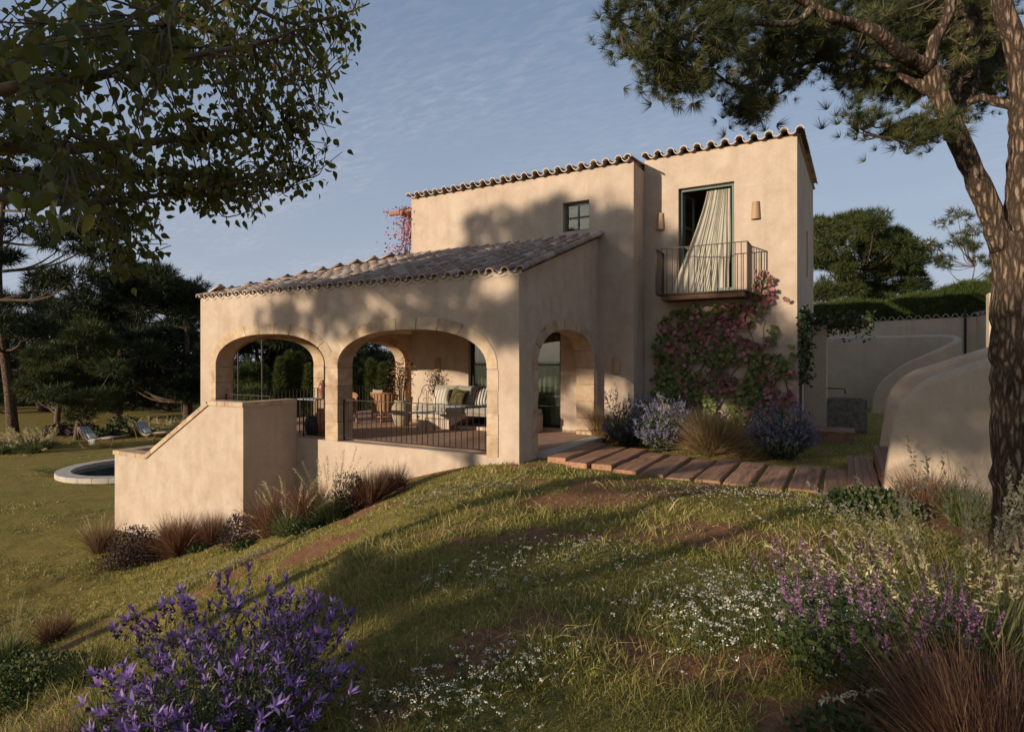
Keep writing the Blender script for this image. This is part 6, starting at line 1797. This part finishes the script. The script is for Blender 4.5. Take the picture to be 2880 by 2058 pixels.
# ---- white flower drifts
def white_flowers(label, px, py, sx, sy, n, hgt, seed, head=.012):
    g = np.random.default_rng(seed); p = gp(px, py)
    t = thing('white_flowers', label, 'flowers', p)
    q = g.normal(size=(n, 2)) * [sx, sy] * .5
    U_ = p[0] + q[:, 0] * CA - q[:, 1] * SA; V__ = p[1] + q[:, 0] * SA + q[:, 1] * CA
    root = np.stack([U_, V__, terrain(U_, V__)], 1)
    d = unit(g.normal(size=(n, 3)) * .16 + [0, 0, 1]); L = hgt * g.uniform(.45, 1.1, n)
    st = blades(root, d, L, .0028, .0, 2, None, None, g); np_mesh('stems', *st[:2], M['tall_grass'], t, st[2])
    nb = 9; i = np.repeat(np.arange(n), nb); tip = root + d * L[:, None]
    o = g.normal(size=(len(i), 3)) * [1, 1, .35] * head * .75
    V_, F_, R_ = scatter(*DIAM, tip[i] + o, frames(unit(g.normal(size=o.shape) * [1, 1, .3]), unit(g.normal(size=o.shape) * .5 + [0, 0, 1])), np.stack([np.full(len(i), 1.5), np.ones(len(i)), np.ones(len(i))], 1) * (head * g.uniform(.6, 1.1, len(i)))[:, None], g.random(len(i)))
    np_mesh('flower_heads', V_, F_, M['white_flower'], t, R_)
    nl = n * 6; i = g.integers(0, n, nl); P = root[i] + d[i] * (L[i] * g.uniform(0, .7, nl))[:, None] + g.normal(size=(nl, 3)) * .01
    V_, F_, R_ = scatter(*DIAM, P, frames(unit(g.normal(size=(nl, 3)) + [0, 0, .6]), rand_dirs(nl, g)), .022 * g.uniform(.5, 1.2, nl), g.random(nl)); np_mesh('leaves', V_, F_, M['shrub'], t, R_)
white_flowers('tall drift of white umbel flowers beside the salvia', 2170, 1800, .85, .55, 520, .34, 371, .015)
white_flowers('white flowers at the salvia stems', 2390, 1760, .4, .4, 60, .42, 372)
white_flowers('white flower drift in the middle of the slope', 1600, 1580, .95, .5, 140, .16, 373, .011)
white_flowers('scattered white flowers below the middle drift', 1390, 1660, .7, .45, 90, .15, 374, .011)
white_flowers('pale carpet of small flowers below the porch corner', 1290, 1390, 1.3, .7, 220, .11, 375, .012)
white_flowers('small pale flower carpet near the path planks', 2010, 1398, 1.2, .5, 220, .10, 376, .013)
white_flowers('white flower drift on the dark near lawn', 1430, 1905, .45, .3, 100, .13, 377, .011)
white_flowers('white flowers right of the near lavender', 1230, 2000, .5, .25, 120, .13, 378, .011)
white_flowers('small pale flower carpet downhill of the near lavender', 600, 1618, 1.3, .5, 220, .09, 379, .012)
white_flowers('few white flowers near the garden steps', 2340, 1460, .7, .4, 80, .16, 380, .012)
# ---- beds in the back
g = np.random.default_rng(390)
for i, (px, d) in enumerate([(10, 25.5), (52, 26.5), (95, 25.8), (128, 27), (385, 31.5), (425, 32.5), (460, 31), (500, 32.5), (540, 31.5), (565, 33)]):
    b = gL(px, d)
    grass_plant('plume_grass', 'pale plume grass in the far bed ' + ('beside the tall pine trunk' if i < 4 else 'behind the loungers'), b, .55, .85, 300, .016, 'tall_grass', 391 + i, .85, .35, (22, 1.25, .085, .8, 1), group='plume grasses of the far beds ' + ('by the tall pine' if i < 4 else 'behind the loungers'))
for i, (px, d, R, H) in enumerate([(235, 31.5, .8, .7), (290, 30.5, .8, .5), (345, 33, .9, .9), (165, 32, .8, .6), (60, 27.5, 1.1, .45), (590, 31, .8, .7)]):
    leafy_shrub('shrub', ['rusty green shrub at the foot of the olive pine', 'low dark shrub right of the olive pine', 'dark shrub in front of the rounded pine', 'rusty shrub left of the olive pine', 'low shrubs at the foot of the tall pine', 'dark shrub at the porch end wall'][i], gL(px, d), R, H, 900, .13, ['purple_shrub', 'shrub', 'shrub', 'purple_shrub', 'purple_shrub', 'shrub'][i], 410 + i)
for i, (px, d, zt) in enumerate([(735, 21.5, 4.05), (668, 22.5, 3.75)]):
    b = gL(px, d); top = b.copy(); top[2] = zt
    t = thing('grass_tree', ['slim stemmed grass tree whose tuft shows above the porch roof', 'lower grass tree whose thin tuft shows at the eave corner'][i], 'tree', b)
    MB().tube([b - [0, 0, .1], (b + top) / 2 + [.05, 0, 0], top], [.035, .03, .024], 7).build('trunk', M['stem_wood'], t, True)
    g = np.random.default_rng(425 + i); n = 420 - 180 * i
    dd = unit(g.normal(size=(n, 3)) * [1, 1, .5] + [0, 0, .9])
    V_, F_, R_ = blades(np.tile(top, (n, 1)), dd, g.uniform(.5, 1.0, n) * (1 - .15 * i), .014, .35, 4, None, None, g)
    np_mesh('tuft', V_, F_, M['tan_grass' if i else 'tall_grass'], t, R_)

# ================================================================ CLIMBERS
def climber(name, label, v, poly, n, leaf, mt, seed, off, roots, cat='vine', holes=(), gfun=None):
    """leaves on a wall plane y = v inside a picture polygon, with woody stems"""
    g = np.random.default_rng(seed)
    pts = []
    t = thing(name, label, cat, (*on_v(roots[0][0], roots[0][1], v)[:2], -.1))
    stm = MB(); anchors = []
    for (x0, y0) in roots:
        for b in range(5):
            x, y = x0, y0; path = [(x, y)]; tx, ty = poly[int(g.integers(len(poly)))]
            tx = tx * .8 + .2 * np.mean([p[0] for p in poly]); ty = ty * .8 + .2 * np.mean([p[1] for p in poly])
            for k in range(10):
                x += (tx - x) * .16 + g.normal() * 9; y += (ty - y) * .16 + g.normal() * 7; path.append((x, y))
            P = [on_v(a, b_, v) - [0, .01 + .02 * g.random(), 0] for a, b_ in path]
            if P[0][2] < .1: P[0][2] = -.1
            pp, rr = smooth_path(P, list(np.linspace(.012, .003, len(P))), 3)
            stm.tube(pp, rr, 5, False); anchors += list(pp)
    for _ in range(60):                      # side twigs
        q = np.array(anchors[int(g.integers(len(anchors)))]); e = q + [g.normal() * .22, -.03 * g.random(), g.normal() * .22]
        stm.tube([q, (q + e) / 2 + g.normal(size=3) * [.04, .01, .04], e], [.004, .003, .0015], 4, False)
    stm.build('stems', M['stem_wood'], t, False, kind='stuff')
    cl = pix_clusters(poly, 10, 100000 if False else n, 1, seed + 1, 0)
    # picture positions again, put on the wall
    P = []
    for c in cl:
        rel = np.array(c[:3]) - [0, 0, EYE]; k = v / rel[1]; P.append(rel * k + [0, 0, EYE])
    P = np.array(P)
    dens = fbm(P[:, 0] * 2.6 + seed, P[:, 2] * 2.6, 3)
    keep = dens > np.quantile(dens, .20)
    P = P[keep]; m = len(P)
    P[:, 1] -= off * g.random(m) + .015
    nrm = unit(np.stack([g.normal(size=m) * .45, -np.ones(m), g.normal(size=m) * .35 + .25], 1))
    d = unit(np.stack([g.normal(size=m) * .6, g.normal(size=m) * .2 - .2, -np.ones(m) * .6 + g.normal(size=m) * .6], 1))
    rn = gfun(P, g) if gfun else g.random(m)
    V_, F_, R_ = scatter(*LOBED, P, frames(d, nrm), leaf * g.uniform(.5, 1.2, m), rn)
    np_mesh('leaves', V_, F_, M[mt], t, R_, False, kind='stuff')
    return t
def vine_col(P, g):
    k = fbm(P[:, 0] * 1.7 + 3, P[:, 2] * 1.7, 3)
    base = np.clip((k - .38) * 3.2, 0, 1) * .45 + .55 * g.random(len(P))
    low = np.clip((.9 - P[:, 2]) / .9, 0, 1)
    return np.clip(base + low * .5, 0, 1)
climber('climbing_vine', 'red and green autumn vine climbing the wall below the balcony', V2 - .012,
        [(1835, 1140), (1842, 960), (1870, 880), (1960, 860), (1990, 860), (2105, 850), (2128, 770), (2150, 755), (2190, 800), (2222, 840), (2190, 870), (2180, 960), (2235, 970), (2236, 1000), (2235, 1130), (2195, 1165), (2150, 1190), (2060, 1215), (1990, 1180), (1900, 1120)],
        3300, .105, 'vine', 501, .16, [(1880, 1225), (1975, 1240), (2090, 1245), (2190, 1240)], gfun=vine_col)
# creeper on the beam beside the house
g = np.random.default_rng(510)
ck = thing('creeper', 'dark creeper hanging from the beams over the pier', 'creeper', (-.6, 16.3, 2.5))
n = 1500; x = g.uniform(UE + .02, .62, n); y = g.uniform(15.9, 17.5, n); z = 2.70 + g.normal(size=n) * .10 - np.abs(g.normal(size=n)) * .14 * (g.random(n) < .6)
P = np.stack([x, y, z], 1)
n2 = 900; P2 = np.stack([UE + .04 + np.abs(g.normal(size=n2)) * .10, 14.2 + g.normal(size=n2) * .55, 1.2 + g.random(n2) * 1.55], 1)
n3 = 250; P3 = np.stack([UE + .05 + g.random(n3) * .1, 14.2 + g.random(n3) * 2, 2.70 + g.normal(size=n3) * .09], 1)
P = np.concatenate([P, P2, P3]); m = len(P)
V_, F_, R_ = scatter(*LEAF, P, frames(unit(g.normal(size=(m, 3)) - [0, 0, .5]), rand_dirs(m, g)), .085 * g.uniform(.5, 1.2, m), g.random(m))
np_mesh('leaves', V_, F_, M['dark_vine'], ck, R_, False, kind='stuff')
sb_ = MB()
for k in range(9):
    y0 = 13.9 + g.random() * .8
    sb_.tube([(UE + .02, y0, -.1), (UE + .03, y0 + g.normal() * .1, 1.2), (UE + .04, y0 + g.normal() * .2, 2.2), (UE + .06, y0 + .6 + g.normal() * .2, 2.68), (UE + .3, 16.4, 2.70)], [.012, .010, .008, .006, .004], 5, False)
sb_.build('stems', M['stem_wood'], ck, False, kind='stuff')
# bougainvillea on the log pergola
bo = thing('bougainvillea', 'pink bougainvillea hanging from the log pergola behind the upper storey', 'bougainvillea', (-10.95, 14, RIDGE + .1))
g = np.random.default_rng(520); n = 1250
x = UB - .06 - np.abs(g.normal(size=n)) * .34; z = 5.95 - g.random(n) ** 1.1 * 1.35
x = np.where(z < 5.0, UB - .10 - g.random(n) * .95, x)
keep = ((z > 5.15) & (g.random(n) < .95)) | ((z <= 5.15) & (fbm(x * 5, z * 5, 2) > .54))
P = np.stack([x, 13.15 + g.normal(size=n) * .28, z], 1)[keep]; m = len(P)
V_, F_, R_ = scatter(*LEAF, P, frames(rand_dirs(m, g), rand_dirs(m, g)), .075 * g.uniform(.5, 1.2, m), g.random(m))
np_mesh('leaves', V_, F_, M['boug'], bo, R_, False, kind='stuff')
sb_ = MB()
for k in range(16):
    x0 = UB - .10 - g.random() * .45; q = np.array([x0, 13.2 + g.normal() * .15, RIDGE + .12])
    pp = [q]
    for j in range(7): pp.append(pp[-1] + [g.normal() * .05, g.normal() * .04, .20])
    P_, R__ = smooth_path(pp, list(np.linspace(.012, .005, 8)), 3); sb_.tube(P_, R__, 5, False)
sb_.build('stems', M['stem_wood'], bo, False, kind='stuff')

# ================================================================ LAWN
g = np.random.default_rng(600)
def lawn(n, dmin, dmax, amin, amax, hscale, wmin, seed, clump=1, rmin=0.0, rmax=1.0):
    g = np.random.default_rng(seed)
    nc = n // clump
    a = g.uniform(amin, amax, nc); d = np.exp(g.uniform(math.log(dmin), math.log(dmax), nc))
    U_ = d * (a * CA - SA); W2 = d * (a * SA + CA)
    if clump > 1:
        dd = np.repeat(d, clump); sp = .010 + .0045 * dd
        U_ = np.repeat(U_, clump) + g.normal(size=nc * clump) * sp; W2 = np.repeat(W2, clump) + g.normal(size=nc * clump) * sp; d = dd
        cr = np.repeat(g.random(nc), clump)
    else: cr = g.random(nc)
    ok = (soil_mask(U_, W2) < g.uniform(.25, 1.1, len(U_)))
    ok &= ~((U_ > UL - .05) & (U_ < U0 + .02) & (W2 > V0 - .02)); ok &= ~((U_ > SU0 - .05) & (U_ < SU1 + .02) & (W2 > SV - .02) & (W2 < 12))
    ok &= ~((U_ > UB) & (U_ < UE + .02) & (W2 > V1)); ok &= np.hypot(U_ - POOL[0], W2 - POOL[1]) > 2.5
    inpath = (U_ > U0 - .1) & (U_ < 0.05) & (W2 > 9.0) & (W2 < 11.35)
    ok &= ~(inpath & (g.random(len(U_)) < .93))
    ok &= ~((U_ > .0) & (U_ < 3.5) & (W2 > 8.8) & (W2 < 12.2))
    U_, W2, d, cr = U_[ok], W2[ok], d[ok], cr[ok]; m = len(U_)
    root = np.stack([U_, W2, terrain(U_, W2) - .006], 1)
    var = fbm(U_ * .8 + 40, W2 * .8 + 12, 3)
    H = hscale * (.45 + 1.3 * np.clip((var - .3) / .4, 0, 1)) * g.uniform(.5, 1.35, m)
    H = H * np.where(U_ < -13.5, .55, 1.0) * np.where((W2 > 9) & (U_ > -5), .6, 1.0)
    dirs = unit(g.normal(size=(m, 3)) * .42 + [0, 0, 1])
    wd = np.maximum(wmin, .00125 * d) * g.uniform(.7, 1.4, m)
    rn = np.clip(rmin + (rmax - rmin) * (.45 * cr + .55 * g.random(m)) + (var - .5) * .35, 0, 1)
    return blades(root, dirs, H, wd, .25 + .35 * g.random(m), 2, rn, None, g)
parts = [lawn(225000, 1.9, 17, -1.08, 1.08, .085, .0036, 601, 5), lawn(75000, 11, 40, -1.1, .9, .075, .008, 602, 4), lawn(27000, 1.9, 9, -1.05, 1.05, .16, .0032, 603, 9, .2, 1.0)]
V_, F_, R_ = merge(parts)
gr = np_mesh('grass', V_, F_, M['grass'], None, R_, False, kind='stuff')
gr['label'] = 'short meadow grass covering the sloping lawn'; gr['category'] = 'grass'
